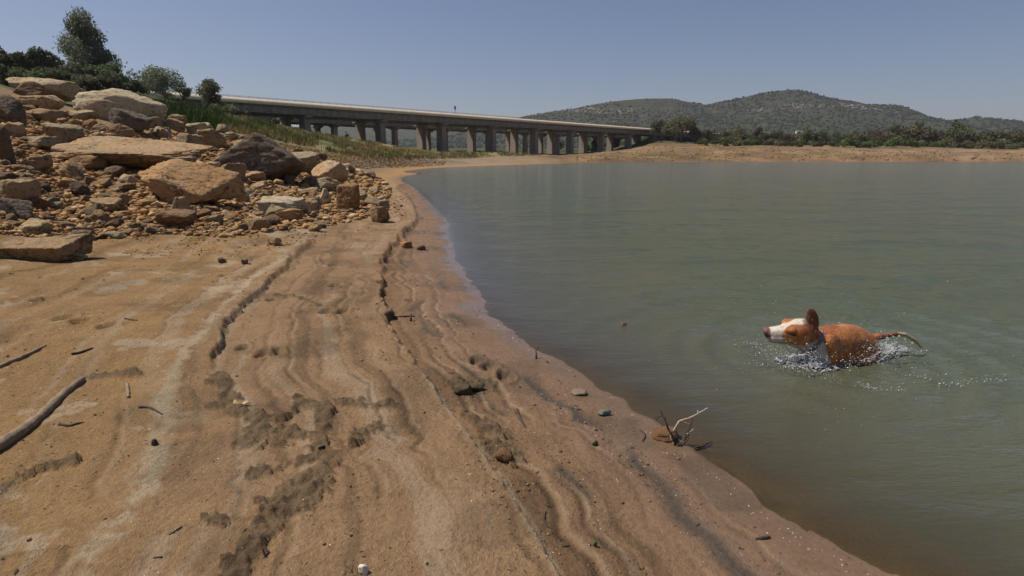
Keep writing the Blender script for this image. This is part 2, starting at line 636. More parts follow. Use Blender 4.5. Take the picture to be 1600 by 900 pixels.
def detail(x, y, d, s):
    """relief of the near beach, and masks: mud, left of B, left of C"""
    z = np.zeros(x.shape)
    db, sb, ab = polydist(x, y, LINE_B)
    sB = -sb                                                  # lines run away from the camera: left is positive side
    lb = db * sb
    rag = 0.07 * fbm2(x * 5, y * 5, 3, 5) + 0.025 * noise2(x * 22, y * 22, 6)
    up = sstep(3.0, 5.5, y)                                   # the eroded upper stretch stands higher
    lat = lb + rag * (0.35 + 0.9 * up)
    on = sstep(60, 30, y) * (x > -30)
    step = (0.018 + 0.066 * up * (0.45 + 0.55 * sstep(-.1, .25, noise2(ab * 1.6, ab * 0, 15)))) * sstep(-0.012 - 0.01 * up, 0.012 + 0.01 * up, lat) * on
    lip = 0.008 * np.exp(-((lat - 0.015) / 0.02) ** 2)
    z += np.where(d > 0.1, (step + lip) * np.exp(-np.maximum(lb, 0) / 2.2), 0)
    dc, sc, ac = polydist(x, y, LINE_C)
    lc = dc * sc + rag * 0.9
    endc = sstep(0, 0.5, ac) * sstep(float(np.sum(np.hypot(*np.diff(LINE_C, axis=0).T))), float(np.sum(np.hypot(*np.diff(LINE_C, axis=0).T))) - 0.6, ac)
    z += 0.062 * sstep(-0.015, 0.015, lc) * np.exp(-np.maximum(lc, 0) / 0.9) * endc
    mud = np.zeros(x.shape)
    near = (y < 9) & (y > 0.5) & (np.abs(x) < 8)
    if near.any():
        xm, ym = x[near], y[near]
        m = np.zeros(xm.shape)
        wob = fbm2(xm * 9, ym * 9, 3, 31)
        fine = fbm2(xm * 34, ym * 34, 2, 37)
        for ln, w in MUD:
            dm, _, _ = polydist(xm, ym, ln)
            m = np.maximum(m, sstep(w * 1.2, w * 0.95, dm + wob * w * 1.9 + fine * w * .9))
        mud[near] = m
        lump = np.abs(fbm2(xm * 13, ym * 13, 3, 33)) * 1.2
        z[near] += m * (0.010 + 0.055 * lump) - 0.012 * m * (fbm2(xm * 5, ym * 5, 2, 36) > 0.15)
    for (qx, qy, _), (_, _, r) in zip(_pp, PRINTS):
        q = (np.abs(x - qx) < r * 3) & (np.abs(y - qy) < r * 3)
        if q.any():
            rr = np.hypot((x[q] - qx), (y[q] - qy) * 0.6) / r + 0.35 * fbm2(x[q] * 20, y[q] * 20, 2, 8)
            z[q] += -0.04 * sstep(1.0, 0.45, rr) + 0.014 * np.exp(-((rr - 1.2) / 0.22) ** 2)
    # strand ridges that follow the water's edge
    wv = d + 0.10 * fbm2(s * 0.7, d * 0.8, 3, 51) + 0.03 * noise2(s * 4, d * 3, 52)
    amp = sstep(0.25, 0.6, d) * np.exp(-np.maximum(d, 0) / 4.0) * sstep(40, 15, y)
    saw = (wv * 3.1 + 0.6 * noise2(wv * 1.7, s * 0.08, 54)) % 1.0
    z += amp * 0.0075 * (sstep(0, .12, saw) * (1 - saw))
    saw2 = (wv * 9.7 + 0.3) % 1.0
    z += amp * 0.0028 * (sstep(0, .2, saw2) * (1 - saw2))
    z += 0.010 * sstep(0.0, 0.03, d) * sstep(7, 4, y) * sstep(-.3, .2, noise2(s * 1.2, s * 0 + 4, 94))
    dry = sstep(0.15, 0.8, d)
    z += dry * (0.045 * fbm2(x * 0.9, y * 0.9, 3, 61) * sstep(2.5, 5, d) + 0.014 * fbm2(x * 4.2, y * 4.2, 3, 62)
                + 0.006 * fbm2(x * 21, y * 21, 3, 63) * (0.5 + sstep(2.0, 3.0, lb)))
    ripple = np.sin((d * 40 + 3 * fbm2(x * 2, y * 2, 2, 71)) + s * 3) * 0.0022
    z += ripple * sstep(0.4, .6, d) * sstep(1.2, .9, d) * sstep(0.1, .3, noise2(s * .8, d, 72))
    far = sstep(10, 30, y)
    z += sstep(.5, 4, d) * sstep(130, 170, y) * sstep(400, 300, y) * (.9 * fbm2(x * .06, y * .06, 4, 81) + .35 * fbm2(x * .3, y * .3, 3, 82))
    z += dry * far * (0.12 * fbm2(x * 0.35, y * 0.35, 4, 64))
    return z, mud, lb, lc


zd, MUDM, LB, LC = detail(X, Y, D, S)
Z = Z + zd
g_me = new_mesh('ground', np.stack([X, Y, Z], 1), polar_faces(nt, nr), True)


def lerp(a, b, t):
    return a + (np.asarray(b) - a) * t[:, None]


ochre, tan_, brown, wetc = np.array([.302, .183, .080]), np.array([.296, .184, .099]), np.array([.230, .138, .074]), np.array([.155, .096, .055])
Dn = D + 0.12 * fbm2(X * 1.5, Y * 1.5, 3, 41)
alb = np.tile(tan_, (len(X), 1))
alb = lerp(alb, ochre, sstep(0.9, 2.2, LB + 0.5 * fbm2(X * 1.1, Y * 1.1, 3, 42)))
alb = lerp(alb, brown, sstep(0.03, -0.05, LB + 0.02 * fbm2(X * 9, Y * 9, 2, 43)) * sstep(40, 20, Y))
alb = lerp(alb, np.array([.20, .122, .072]), sstep(1.0, 0.3, Dn) * sstep(60, 20, Y))
alb = lerp(alb, wetc, sstep(0.36, 0.12, Dn) * sstep(90, 40, Y))
# strand streaks of silt and crust running along the shore
wv = D + 0.10 * fbm2(S * 0.7, D * 0.8, 3, 51) + 0.03 * noise2(S * 4, D * 3, 52)
st = noise2(wv * 7, S * 0.35, 44) * 0.6 + noise2(wv * 19, S * 0.8, 45) * 0.4
alb = lerp(alb, alb * 0.72, sstep(0.15, 0.5, st) * sstep(0.3, .7, D) * sstep(60, 20, Y))
alb = lerp(alb, np.array([.37, .275, .18]), 0.55 * sstep(0.18, 0.5, -st) * sstep(0.0, 0.25, LB) * sstep(60, 20, Y))
thin = np.zeros(len(X)); pale_l = np.zeros(len(X))
zl = np.zeros(len(X))
for q, (c0, w0, dk0) in enumerate([(.30, .016, 1), (.47, .022, 1), (.58, .014, 1), (.72, .020, 1), (.88, .016, 1), (1.0, .02, 1), (1.13, .013, 1), (1.42, .018, .8), (1.58, .014, .9), (1.74, .022, .7),
                                   (1.93, .015, .9), (2.12, .02, .7), (2.36, .018, .9), (2.62, .022, .7), (2.95, .02, .8), (3.3, .025, .7)]):
    off = .035 * noise2(S * 1.3, S * 0 + q * 7.1, 150 + q) + .012 * noise2(S * 7, S * 0 + q, 170 + q)
    u_ = (wv - c0 - off) / w0
    brk = sstep(-.35, .35, noise2(S * 1.1, S * 0 + q * 3.3, 190 + q)) * (.55 + .45 * sstep(-.3, .3, noise2(S * 16, wv * 30, 210 + q)))
    if c0 < .5:
        brk = brk * .3
    thin = np.maximum(thin, np.exp(-u_ ** 2) * brk * dk0)
    pale_l = np.maximum(pale_l, np.exp(-(u_ + 2.2) ** 2) * brk * dk0)
    zl += (np.exp(-(u_ + 2.2) ** 2) * .006 - np.exp(-u_ ** 2) * .005) * brk
nearl = sstep(30, 10, Y) * (D > .1)
alb = lerp(alb, alb * np.array([.50, .50, .52]), thin * nearl)
alb = lerp(alb, np.array([.36, .26, .165]), .5 * pale_l * nearl)
Z = Z + zl * nearl
ZS[:] = Z.reshape(nr, nt)                                    # from here on things stand on the finished relief
g_me.vertices.foreach_set('co', np.stack([X, Y, Z], 1).astype(np.float32).ravel())
g_me.update()
# pale dried crust patches on the upper beach
cr = fbm2(X * 2.6, Y * 2.6, 4, 46) + 0.3 * fbm2(X * 14, Y * 14, 2, 47)
alb = lerp(alb, np.array([.40, .31, .205]), 0.7 * sstep(0.26, 0.36, cr) * sstep(1.2, 1.7, LB) * sstep(30, 14, Y))
crustline = line_on_ground([(120, 897), (200, 800), (240, 735), (255, 680), (258, 620), (280, 560), (330, 500), (400, 430), (450, 400)])
dcl, _, _ = polydist(X, Y, crustline)
alb = lerp(alb, np.array([.42, .33, .215]), 0.8 * sstep(0.11, 0.03, dcl + 0.16 * np.abs(fbm2(X * 7, Y * 7, 3, 48))))
# dark damp silt
alb = lerp(alb, np.array([.145, .098, .055]), 0.85 * sstep(0.3, 0.8, MUDM))
dk = fbm2(X * 1.9, Y * 1.9, 4, 49)
alb = lerp(alb, alb * np.array([.62, .64, .66]), 0.6 * sstep(0.16, 0.34, dk) * sstep(60, 20, Y))
edge = np.exp(-((LB - 0.0) / 0.02) ** 2) * sstep(4.2, 3.4, Y)
alb = lerp(alb, np.array([.40, .31, .21]), 0.7 * edge)
# black debris band near the water on the right
deb = np.exp(-((wv - 0.42 - 0.05 * noise2(S * 3, S * 0, 55)) / 0.05) ** 2) * sstep(-.25, .25, noise2(S * 2.3, wv * 8, 56)) * sstep(9, 6, Y)
alb = lerp(alb, np.array([.045, .040, .034]), 0.75 * deb)
deb2 = np.exp(-((wv - 0.80 - 0.05 * noise2(S * 3, S * 0, 57)) / 0.05) ** 2) * sstep(-.1, .3, noise2(S * 2.9, wv * 8, 58)) * sstep(12, 6, Y)
alb = lerp(alb, np.array([.07, .058, .042]), 0.7 * deb2)
# rubble slope soil, grassy embankment, far banks
farm = sstep(22, 45, Y)
slope = sstep(.45, 1.1, Z) * sstep(60, 40, Y)
alb = lerp(alb, np.array([.25, .165, .095]) * (1 + 0.3 * fbm2(X * 1.2, Y * 1.2, 3, 65))[:, None], slope)
gn = fbm2(X * 0.12, Y * 0.12, 4, 66)
straw, olive, bank = np.array([.22, .165, .08]), np.array([.085, .095, .03]), np.array([.215, .145, .082])
grassm = farm * sstep(.95, 1.5, Z + 0.4 * gn) * (X < 15)
alb = lerp(alb, np.array([.235, .175, .115]) * (1 + .35 * fbm2(X * .5, Y * .5, 4, 80))[:, None], farm * sstep(0.15, 0.5, Z))
alb = lerp(alb, lerp(np.tile(straw, (len(X), 1)), olive, sstep(-.05, .3, gn + 0.15 * fbm2(X, Y, 2, 67))), grassm)
farbank = sstep(60, 110, Y) * sstep(-5, 15, X)
bandn = noise2(Z * 2.6, X * 0.02, 68) + 0.5 * fbm2(X * 0.3, Y * 0.5, 3, 69)
bcol = lerp(np.tile(bank, (len(X), 1)), np.array([.245, .18, .115]), sstep(0, .5, bandn))
bcol = lerp(bcol, np.array([.15, .13, .05]), 0.7 * sstep(.2, .55, fbm2(X * 0.05, Z * 1.2, 3, 70)))
bcol = lerp(bcol, np.array([.20, .13, .075]), 0.8 * sstep(0.5, 0.1, Z))
bcol = bcol * (.86 + .5 * fbm2(X * .16, Y * .16, 4, 83) + .2 * fbm2(X * .9, Y * .9, 2, 84))[:, None] * np.array([1.0, .93, .86])
alb = lerp(alb, bcol, farbank)
alb = lerp(alb, np.array([.045, .055, .022]) * (1 + 0.4 * fbm2(X * .05, Y * .05, 3, 75))[:, None], sstep(215, 260, Y + 12 * fbm2(X * .03, Y * .03, 2, 76)))
alb = lerp(alb, np.array([.075, .085, .032]), sstep(4.3, 5.2, Z + .6 * gn) * (X < -12) * sstep(25, 35, Y))
grit = (np.exp(-((wv - .42) / .10) ** 2) * 1.3 + np.exp(-((wv - .80) / .10) ** 2) + .7 * np.exp(-((wv - 1.25) / .12) ** 2)
        + .8 * np.exp(-((LB + .06) / .08) ** 2) + .5 * np.exp(-((LC) / .15) ** 2) + .30 * sstep(1.2, 2.2, LB) + .35 * sstep(.1, .5, st) + .08)
grit = grit * (0.25 + sstep(-.2, .35, fbm2(X * 2.2, Y * 2.2, 3, 92))) * sstep(40, 20, Y)
set_float(g_me, 'grit', np.clip(grit, 0, 1.5))
set_col(g_me, 'albedo', np.clip(alb, 0.01, 0.9))
wet = np.clip((.50 + .45 * sstep(3.5, 6.5, Y)) * sstep(0.30, 0.05, Dn + 0.16 * fbm2(X * 3, Y * 3, 3, 77)) * sstep(120, 60, Y)
              + 0.04 * MUDM + 0.28 * sstep(1.2, .4, Dn) * sstep(30, 15, Y), 0, 1)
set_float(g_me, 'wet', wet)
set_float(g_me, 'mud', MUDM)

t = NT('ground_sand')
p = t.pos()
a = t.attr('albedo')
n1 = t.noise(p, 3.0, 6, 0.6)
n2 = t.noise(p, 38.0, 5, 0.65)
n3 = t.noise(p, 240.0, 2, 0.6)
k = t.math('ADD', t.math('MULTIPLY', n1, 0.35), t.math('ADD', t.math('MULTIPLY', n2, 0.4), t.math('MULTIPLY', n3, 0.25)))
c = t.mix(1.0, a, t.ramp(k, [(0.32, 0.58), (0.5, 1.0), (0.68, 1.34)]), 'MULTIPLY')
vor = t.n('TexVoronoi', {'Vector': p, 'Scale': 46.0, 'Randomness': 1.0})
grain = t.ramp(vor.outputs['Distance'], [(0.07, 1.0), (0.16, 0.0)])
sel = t.n('SeparateColor', {'Color': vor.outputs['Color']})
gr = t.attr('grit', 'Fac')
dark = t.math('MULTIPLY', grain, t.math('GREATER_THAN', sel.outputs[0], t.math('MULTIPLY_ADD', gr, -0.45, 0.90)))
vor2 = t.n('TexVoronoi', {'Vector': t.mapping(p, (1, 1, 1), (0, 0, .6)), 'Scale': 105.0, 'Randomness': 1.0})
grain2 = t.ramp(vor2.outputs['Distance'], [(0.10, 1.0), (0.22, 0.0)])
sel2 = t.n('SeparateColor', {'Color': vor2.outputs['Color']})
dark2 = t.math('MULTIPLY', grain2, t.math('GREATER_THAN', sel2.outputs[0], t.math('MULTIPLY_ADD', gr, -0.6, 0.93)))
pale = t.math('MULTIPLY', grain, t.math('GREATER_THAN', sel.outputs[1], 0.93))
c = t.mix(t.math('MULTIPLY', dark, 0.8), c, (.04, .032, .025))
c = t.mix(t.math('MULTIPLY', dark2, 0.6), c, (.05, .038, .028))
c = t.mix(t.math('MULTIPLY', pale, 0.6), c, (.5, .42, .32))
wet_n = t.attr('wet', 'Fac')
rough = t.ramp(wet_n, [(0.0, 0.9), (0.45, 0.55), (1.0, 0.13)])
h = t.math('ADD', t.math('MULTIPLY', n2, 0.6), t.math('MULTIPLY', n3, 0.25))
bstr = t.math('MULTIPLY_ADD', wet_n, -0.85, 0.9)
bn = t.n('Bump', {'Height': h, 'Strength': bstr, 'Distance': 0.05})
b = t.bsdf(c, rough, bn.outputs[0], Specular_IOR_Level=t.math('MULTIPLY_ADD', wet_n, 0.4, 0.12))
ground = link('ground', g_me, t.done(b))
tag(ground, kind='structure')

# ------------------------------------------------------------------ water
DOG_AT = on_z(1288, 571)
wr = np.concatenate([np.geomspace(1.2, 260, 430), np.geomspace(280, 1400, 12)])
wx, wy, wnt, wnr = polar(430, 40, wr, R(50))
WX, WY = wx.ravel(), wy.ravel()
wd = lookup(DS, WX, WY)
bed = H(WX, WY)
depth = np.maximum(-bed, 0)


def wave(x, y):
    q = 0.010 * fbm2(x * 0.55 + y * 0.12, y * 1.5 - x * .25, 3, 101)
    q = q + 0.0045 * fbm2(x * 2.2 + y * .5, y * 5.5 - x * 1.2, 3, 102)
    r = np.hypot(x - DOG_AT[0] - 0.15, y - DOG_AT[1] - 0.1)
    rw = r + 0.16 * fbm2(x * 1.8, y * 1.8, 3, 103)
    q = q + 0.009 * np.sin(rw * 2 * math.pi / 0.30) * np.exp(-((r - 0.75) / 0.55) ** 2)
    q = q + 0.003 * np.sin(rw * 2 * math.pi / 0.42 + 1) * np.exp(-((r - 1.9) / 0.9) ** 2)
    q = q + 0.035 * np.exp(-(r / 0.55) ** 2) * fbm2(x * 6, y * 6, 3, 104)
    # wake trailing to the right of the swimmer
    tx, ty = x - DOG_AT[0] - 0.6, y - DOG_AT[1] - 0.05
    q = q + 0.02 * np.exp(-(ty / 0.28) ** 2) * sstep(-.3, .3, tx) * np.exp(-np.maximum(tx, 0) / 1.0) * fbm2(x * 5, y * 8, 3, 105)
    return q


WZ = wave(WX, WY) * sstep(0.0, 0.6, -wd)
WZ = np.where(wd > 0.3, -0.03, WZ)
wf = polar_faces(wnt, wnr)
keep = (wd[wf] < 1.0).any(1)
w_me = new_mesh('lake_water', np.stack([WX, WY, WZ], 1), wf[keep], True)
set_float(w_me, 'depth', depth)
t = NT('lake_water')
p = t.pos()
dep = t.attr('depth', 'Fac')
op = t.math('SUBTRACT', 1.0, t.math('POWER', 2.718, t.math('DIVIDE', dep, -0.125)))
big = t.noise(t.mapping(p, (0.25, 0.5, 1)), 1.0, 3)
murk = t.mix(t.ramp(dep, [(0.05, 0.0), (0.55, 1.0)]), (.100, .090, .055), (.086, .102, .064))
murk = t.mix(t.math('MULTIPLY', t.ramp(big, [(0.35, 0.0), (0.65, 1.0)]), 0.35), murk, (.068, .080, .049))
w1 = t.noise(t.mapping(p, (1.0, 2.6, 1), (0, 0, R(-8))), 2.2, 5, 0.6)
w2 = t.noise(t.mapping(p, (1.0, 2.2, 1), (0, 0, R(10))), 14.0, 4, 0.6)
w3 = t.noise(t.mapping(p, (0.35, 1.2, 1), (0, 0, R(-5))), 1.0, 3, 0.5)
hb = t.math('ADD', t.math('MULTIPLY', w1, 0.55), t.math('ADD', t.math('MULTIPLY', w2, 0.16), t.math('MULTIPLY', w3, 0.95)))
calm = t.ramp(dep, [(0.0, 0.04), (0.5, 1.0)])
nb = t.n('Bump', {'Height': hb, 'Strength': calm, 'Distance': 0.16}).outputs[0]
body = t.bsdf(murk, 0.09, nb, IOR=1.33, Specular_IOR_Level=0.5)
clear = t.n('BsdfTransparent', {'Color': (.74, .76, .60)})
gl = t.n('BsdfGlossy', {'Color': (1, 1, 1), 'Roughness': 0.06, 'Normal': nb})
fr = t.n('Fresnel', {'IOR': 1.33, 'Normal': nb})
thin = t.n('MixShader', {0: fr.outputs[0]})
t.t.links.new(clear.outputs[0], thin.inputs[1])
t.t.links.new(gl.outputs[0], thin.inputs[2])
mx = t.n('MixShader', {0: op})
t.t.links.new(thin.outputs[0], mx.inputs[1])
t.t.links.new(body.outputs[0], mx.inputs[2])
water = link('lake_water', w_me, t.done(mx))
tag(water, kind='structure')

# ------------------------------------------------------------------ hills
SKYL = [(-300, 205), (300, 203), (480, 196), (560, 193), (650, 197), (720, 194), (780, 187), (815, 181), (870, 171), (930, 160), (985, 152), (1040, 150),
        (1098, 162), (1150, 150), (1195, 141), (1230, 137), (1270, 147), (1310, 154), (1345, 160), (1392, 159), (1430, 178),
        (1475, 187), (1518, 179), (1560, 187), (1600, 190), (1700, 194), (1900, 200), (2400, 206)]


def ridge_dist(px):
    return 1500 + 700 * sstep(820, 560, np.asarray(px, float))


rp = np.array([a for a, _ in SKYL], float)
ry = ridge_dist(rp)
rx = (rp - 800) / F_PX * ry * CP
rz = np.array([z_of(b, yy) for (_, b), yy in zip(SKYL, ry)])


def hill_z(x, y):
    yr = np.interp(x, rx, ry)
    zr = np.interp(x, rx, rz)
    u = (y - 620) / (yr - 620)
    prof = np.where(u < 1, 0.45 * np.clip(u, 0, 1) ** 1.7 + 0.55 * np.clip(u, 0, 1) ** 2.6, np.maximum(1 - (u - 1) * 1.6, 0))
    bench = 1 + 0.20 * fbm2(x * 0.004, y * 0.004, 4, 111) * np.clip(4 * u * (1.0 - u), 0, 1)
    n = (5.5 * fbm2(x * 0.012, y * 0.012, 4, 112) + 5.0 * fbm2(x * 0.006, y * 0.003, 2, 113)) * np.clip(u * 2, 0, 1)
    return zr * prof * bench + n - 4


hxs, hys = np.linspace(-1900, 2600, 320), np.linspace(560, 2700, 190)
hx, hy = np.meshgrid(hxs, hys)
hz = hill_z(hx.ravel(), hy.ravel())
ii, jj = np.meshgrid(np.arange(189), np.arange(319), indexing='ij')
hf = np.stack([ii * 320 + jj, ii * 320 + jj + 1, (ii + 1) * 320 + jj + 1, (ii + 1) * 320 + jj], -1).reshape(-1, 4)
h_me = new_mesh('hills', np.stack([hx.ravel(), hy.ravel(), hz], 1), hf, True)
t = NT('hill_scrub')
p = t.pos()
na = t.noise(p, 0.006, 4)
nb_ = t.noise(p, 0.05, 5, 0.65)
c = t.ramp(nb_, [(0.32, (.020, .025, .015)), (0.5, (.034, .038, .021)), (0.62, (.060, .056, .036)), (0.75, (.12, .095, .065))])
c = t.mix(t.ramp(na, [(0.42, 0.0), (0.6, 0.5)]), c, (.040, .050, .020))
hills = link('hills', h_me, t.done(t.bsdf(c, 0.95, t.bump(nb_, 0.8, 6.0), Specular_IOR_Level=0.1)))
tag(hills, kind='structure')


def blob_field(name, pts, sizes, material, sub=1, flat=0.75, jit=0.3, cols=None, seed=3):
    rg = np.random.default_rng(seed)
    bv, bf = ICO[sub]
    n = len(pts)
    sc = sizes[:, None] * rg.uniform(0.7, 1.3, (n, 3)) * np.array([1, 1, flat])
    off = 1 + rg.uniform(-jit, jit, (n, len(bv), 1))
    v = bv[None] * off * sc[:, None] + np.asarray(pts)[:, None]
    f = bf[None] + (np.arange(n) * len(bv))[:, None, None]
    me = new_mesh(name, v.reshape(-1, 3), f.reshape(-1, 3), False)
    if cols is not None:
        set_col(me, 'tint', np.repeat(cols, len(bv), 0))
    return link(name, me, material)


def tinted(name, base, rough=0.95, scale=1.0, spec=0.1):
    t = NT(name)
    p = t.pos()
    n = t.noise(p, scale, 3)
    c = t.mix(1.0, t.attr('tint'), t.ramp(n, [(0.3, 0.7), (0.7, 1.3)]), 'MULTIPLY')
    return t.done(t.bsdf(c, rough, None, Specular_IOR_Level=spec))


ns = 17000
sx, sy = RNG.uniform(-700, 1900, ns * 3), RNG.uniform(640, 1560, ns * 3)
dens = fbm2(sx * 0.006, sy * 0.006, 3, 121)
vis = (sx / sy > -0.45) & (sx / sy < 1.1) & (dens + RNG.uniform(-.5, .5, ns * 3) > -0.12)
sx, sy = sx[vis][:ns], sy[vis][:ns]
sz = hill_z(sx, sy)
green = sstep(-.1, .25, fbm2(sx * 0.004, sz * 0.02, 3, 122))
tc = lerp(np.tile(np.array([.022, .025, .018]), (len(sx), 1)), np.array([.036, .042, .022]), green) * RNG.uniform(.7, 1.3, (len(sx), 1))
o = blob_field('hillside_scrub', np.stack([sx, sy, sz + 1.0], 1), RNG.uniform(1.2, 3.4, len(sx)) * sstep(500, 1300, sy), tinted('scrub_leaf', None, scale=0.3), 1, 0.8, 0.3, tc)
tag(o, 'dark green scrub and trees covering the far hillside', 'scrub', kind='stuff')
nr_ = 1700
qx, qy = RNG.uniform(-900, 1700, nr_ * 14), RNG.uniform(900, 1520, nr_ * 14)
qh = hill_z(qx, qy)
bandm = np.abs(((qh + 26 * fbm2(qx * 0.004, qy * 0.004, 2, 131)) % 70) - 35) < 6
bandm &= (fbm2(qx * 0.012, qy * 0.012, 3, 132) > 0.08) & (qh > 45)
qx, qy, qh = qx[bandm][:nr_], qy[bandm][:nr_], qh[bandm][:nr_]
rc = lerp(np.tile(np.array([.27, .235, .19]), (len(qx), 1)), np.array([.23, .15, .09]), RNG.uniform(0, 1, len(qx)) ** 2)
o = blob_field('hillside_outcrops', np.stack([qx, qy, qh + 1.5], 1), RNG.uniform(.8, 3.4, len(qx)), tinted('outcrop_rock', None, scale=0.4), 1, 0.75, 0.3, rc, 4)
tag(o, 'pale rock outcrops in bands on the far hillside', 'rock', kind='stuff')

# ------------------------------------------------------------------ viaducts
def concrete(name, c, streak=0.5):
    t = NT(name)
    p = t.coords('Object')
    n1 = t.noise(p, 0.6, 5, 0.6)
    n2 = t.noise(t.mapping(p, (1.6, 1.6, 0.12)), 1.0, 4, 0.7)
    k = t.math('ADD', t.math('MULTIPLY', n1, 0.4), t.math('MULTIPLY', n2, 0.6))
    cc = t.ramp(k, [(0.36, tuple(x * (1 - streak) for x in c)), (0.50, c), (0.68, tuple(x * (1 + streak * 0.6) for x in c))])
    return t.done(t.bsdf(cc, 0.9, t.bump(n1, 0.3, 0.03), Specular_IOR_Level=0.2))


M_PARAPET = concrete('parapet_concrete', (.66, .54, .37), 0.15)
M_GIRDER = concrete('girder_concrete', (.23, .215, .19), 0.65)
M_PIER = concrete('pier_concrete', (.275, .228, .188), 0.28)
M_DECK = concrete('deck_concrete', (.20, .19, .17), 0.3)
M_RAIL = simple('rail_metal', (.22, .22, .22), 0.5, 0.1, 2.0, 0.0)
BR_ANG = math.atan2(1.0, 0.872)
BR_ORG = np.array([0.872 * 100 - 160, 100.0, 0.0])
SPAN = 15.2 * 1.327
S0 = (130.9 - 100) * 1.327


def bridge_world(s, w):
    c, sn = math.cos(BR_ANG), math.sin(BR_ANG)
    return BR_ORG[0] + s * c - w * sn, BR_ORG[1] + s * sn + w * c


def viaduct(label, w0, rows, width, pier_a, pier_b, cap_b, top, k0, k1, x_end):
    root = empty('viaduct', BR_ORG, BR_ANG)
    tag(root, label, 'bridge', 'the two parallel road viaducts')
    xs0 = S0 + (k0 - 0.5) * SPAN
    wa, wb = w0, w0 + width
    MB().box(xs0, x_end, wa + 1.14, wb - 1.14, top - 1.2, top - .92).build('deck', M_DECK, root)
    # rounded fascia beam carrying the guard rail, one each side
    for side in (0, 1):
        o, sgn = (wa, 1) if side == 0 else (wb, -1)
        prof = [(o + sgn * .02, top - 1.06), (o - sgn * .16, top - 1.0)]
        for a in np.linspace(-8, 72, 8):
            prof.append((o + sgn * (1.35 - 1.53 * math.cos(R(a))), top - 0.95 + 0.97 * math.sin(R(a))))
        prof += [(o + sgn * 1.12, top - 0.03), (o + sgn * 1.12, top - 1.06)]
        if sgn > 0:
            prof = prof[::-1]
        k = xs0
        while k < x_end - 0.1:
            e = min(k + SPAN / 2, x_end)
            MB().prism(prof, k + .02, e - .02).build('parapet', M_PARAPET, root)
            k = e
        rail = MB()
        for z in (0.12, 0.30):
            rail.tube([(xs0, o + sgn * .95, top + z), (x_end, o + sgn * .95, top + z)], 0.035, 5)
        s = xs0
        while s < x_end:
            rail.box(s - .03, s + .03, o + sgn * .92, o + sgn * .98, top - .05, top + .33)
            s += 2.0
        rail.build('guard_rail', M_RAIL, root)
    gir = None
    for k in range(k0, k1):
        a, b = S0 + k * SPAN, S0 + (k + 1) * SPAN
        for gy in np.linspace(wa + .95, wb - .95, 5):
            if gir is None:
                prof = [(-.28, -2.7), (.28, -2.7), (.28, -2.45), (.11, -2.3), (.11, -1.5), (.45, -1.35), (.45, -1.22), (-.45, -1.22), (-.45, -1.35), (-.11, -1.5), (-.11, -2.3), (-.28, -2.45)]
                gir = MB().prism(prof, .06, SPAN - .06)
                gme = new_mesh('girder', gir.v, gir.f)
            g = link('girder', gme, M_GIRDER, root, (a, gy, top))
        for r in rows:
            x, y = bridge_world(a, r)
            zg = float(H(x, y)) - 0.6
            zt = top - 3.55
            if zg > zt - 0.5:
                continue
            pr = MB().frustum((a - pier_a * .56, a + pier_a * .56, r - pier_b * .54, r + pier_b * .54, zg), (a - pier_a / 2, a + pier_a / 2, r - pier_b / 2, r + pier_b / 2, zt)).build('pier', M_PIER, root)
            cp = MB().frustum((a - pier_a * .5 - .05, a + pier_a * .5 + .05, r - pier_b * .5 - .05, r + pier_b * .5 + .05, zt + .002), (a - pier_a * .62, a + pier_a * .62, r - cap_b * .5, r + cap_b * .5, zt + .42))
            cp.box(a - pier_a * .62, a + pier_a * .62, r - cap_b * .5, r + cap_b * .5, zt + .425, top - 2.85)
            cp.build('cap_beam', M_PIER, pr)
            for q in (-1.1, 1.1):
                MB().box(a - .35, a + .35, r + q - .35, r + q + .35, top - 2.85, top - 2.70).build('bearing', M_DECK, pr)
    # end wall of the bridge
    x, y = bridge_world(x_end, (wa + wb) / 2)
    MB().box(x_end - 1.2, x_end + 1.0, wa + .3, wb - .3, float(H(x, y)) - 1, top - 1.25).build('abutment', M_PARAPET, root)
    return root


viaduct('long grey concrete road viaduct with pale parapet, in front', -2.0, (0.0, 8.5), 12.4, 1.4, 2.3, 4.3, 13.05, -2, 13, S0 + 12.7 * SPAN)
viaduct('second concrete viaduct seen through the piers, on thinner hammerhead piers', 18.6, (20.6, 29.0), 12.4, 1.05, 1.6, 4.4, 12.7, -2, 12, S0 + 12.0 * SPAN)

# blue sign standing on the front viaduct
sx_, sy_ = bridge_world((164.2 - 100) * 1.327, -1.6)
sg = empty('road_sign', (sx_, sy_, 13.03), 0)
tag(sg, 'small blue road sign on a post above the front viaduct parapet', 'sign')
MB().tube([(0, 0, 0), (0, 0, 1.35)], 0.06, 6).build('post', M_RAIL, sg)
MB().box(-.26, .26, -.09, -.062, 1.0, 1.95).build('panel', simple('sign_blue', (.05, .25, .65), 0.4, 0.1, 3, 0), sg)
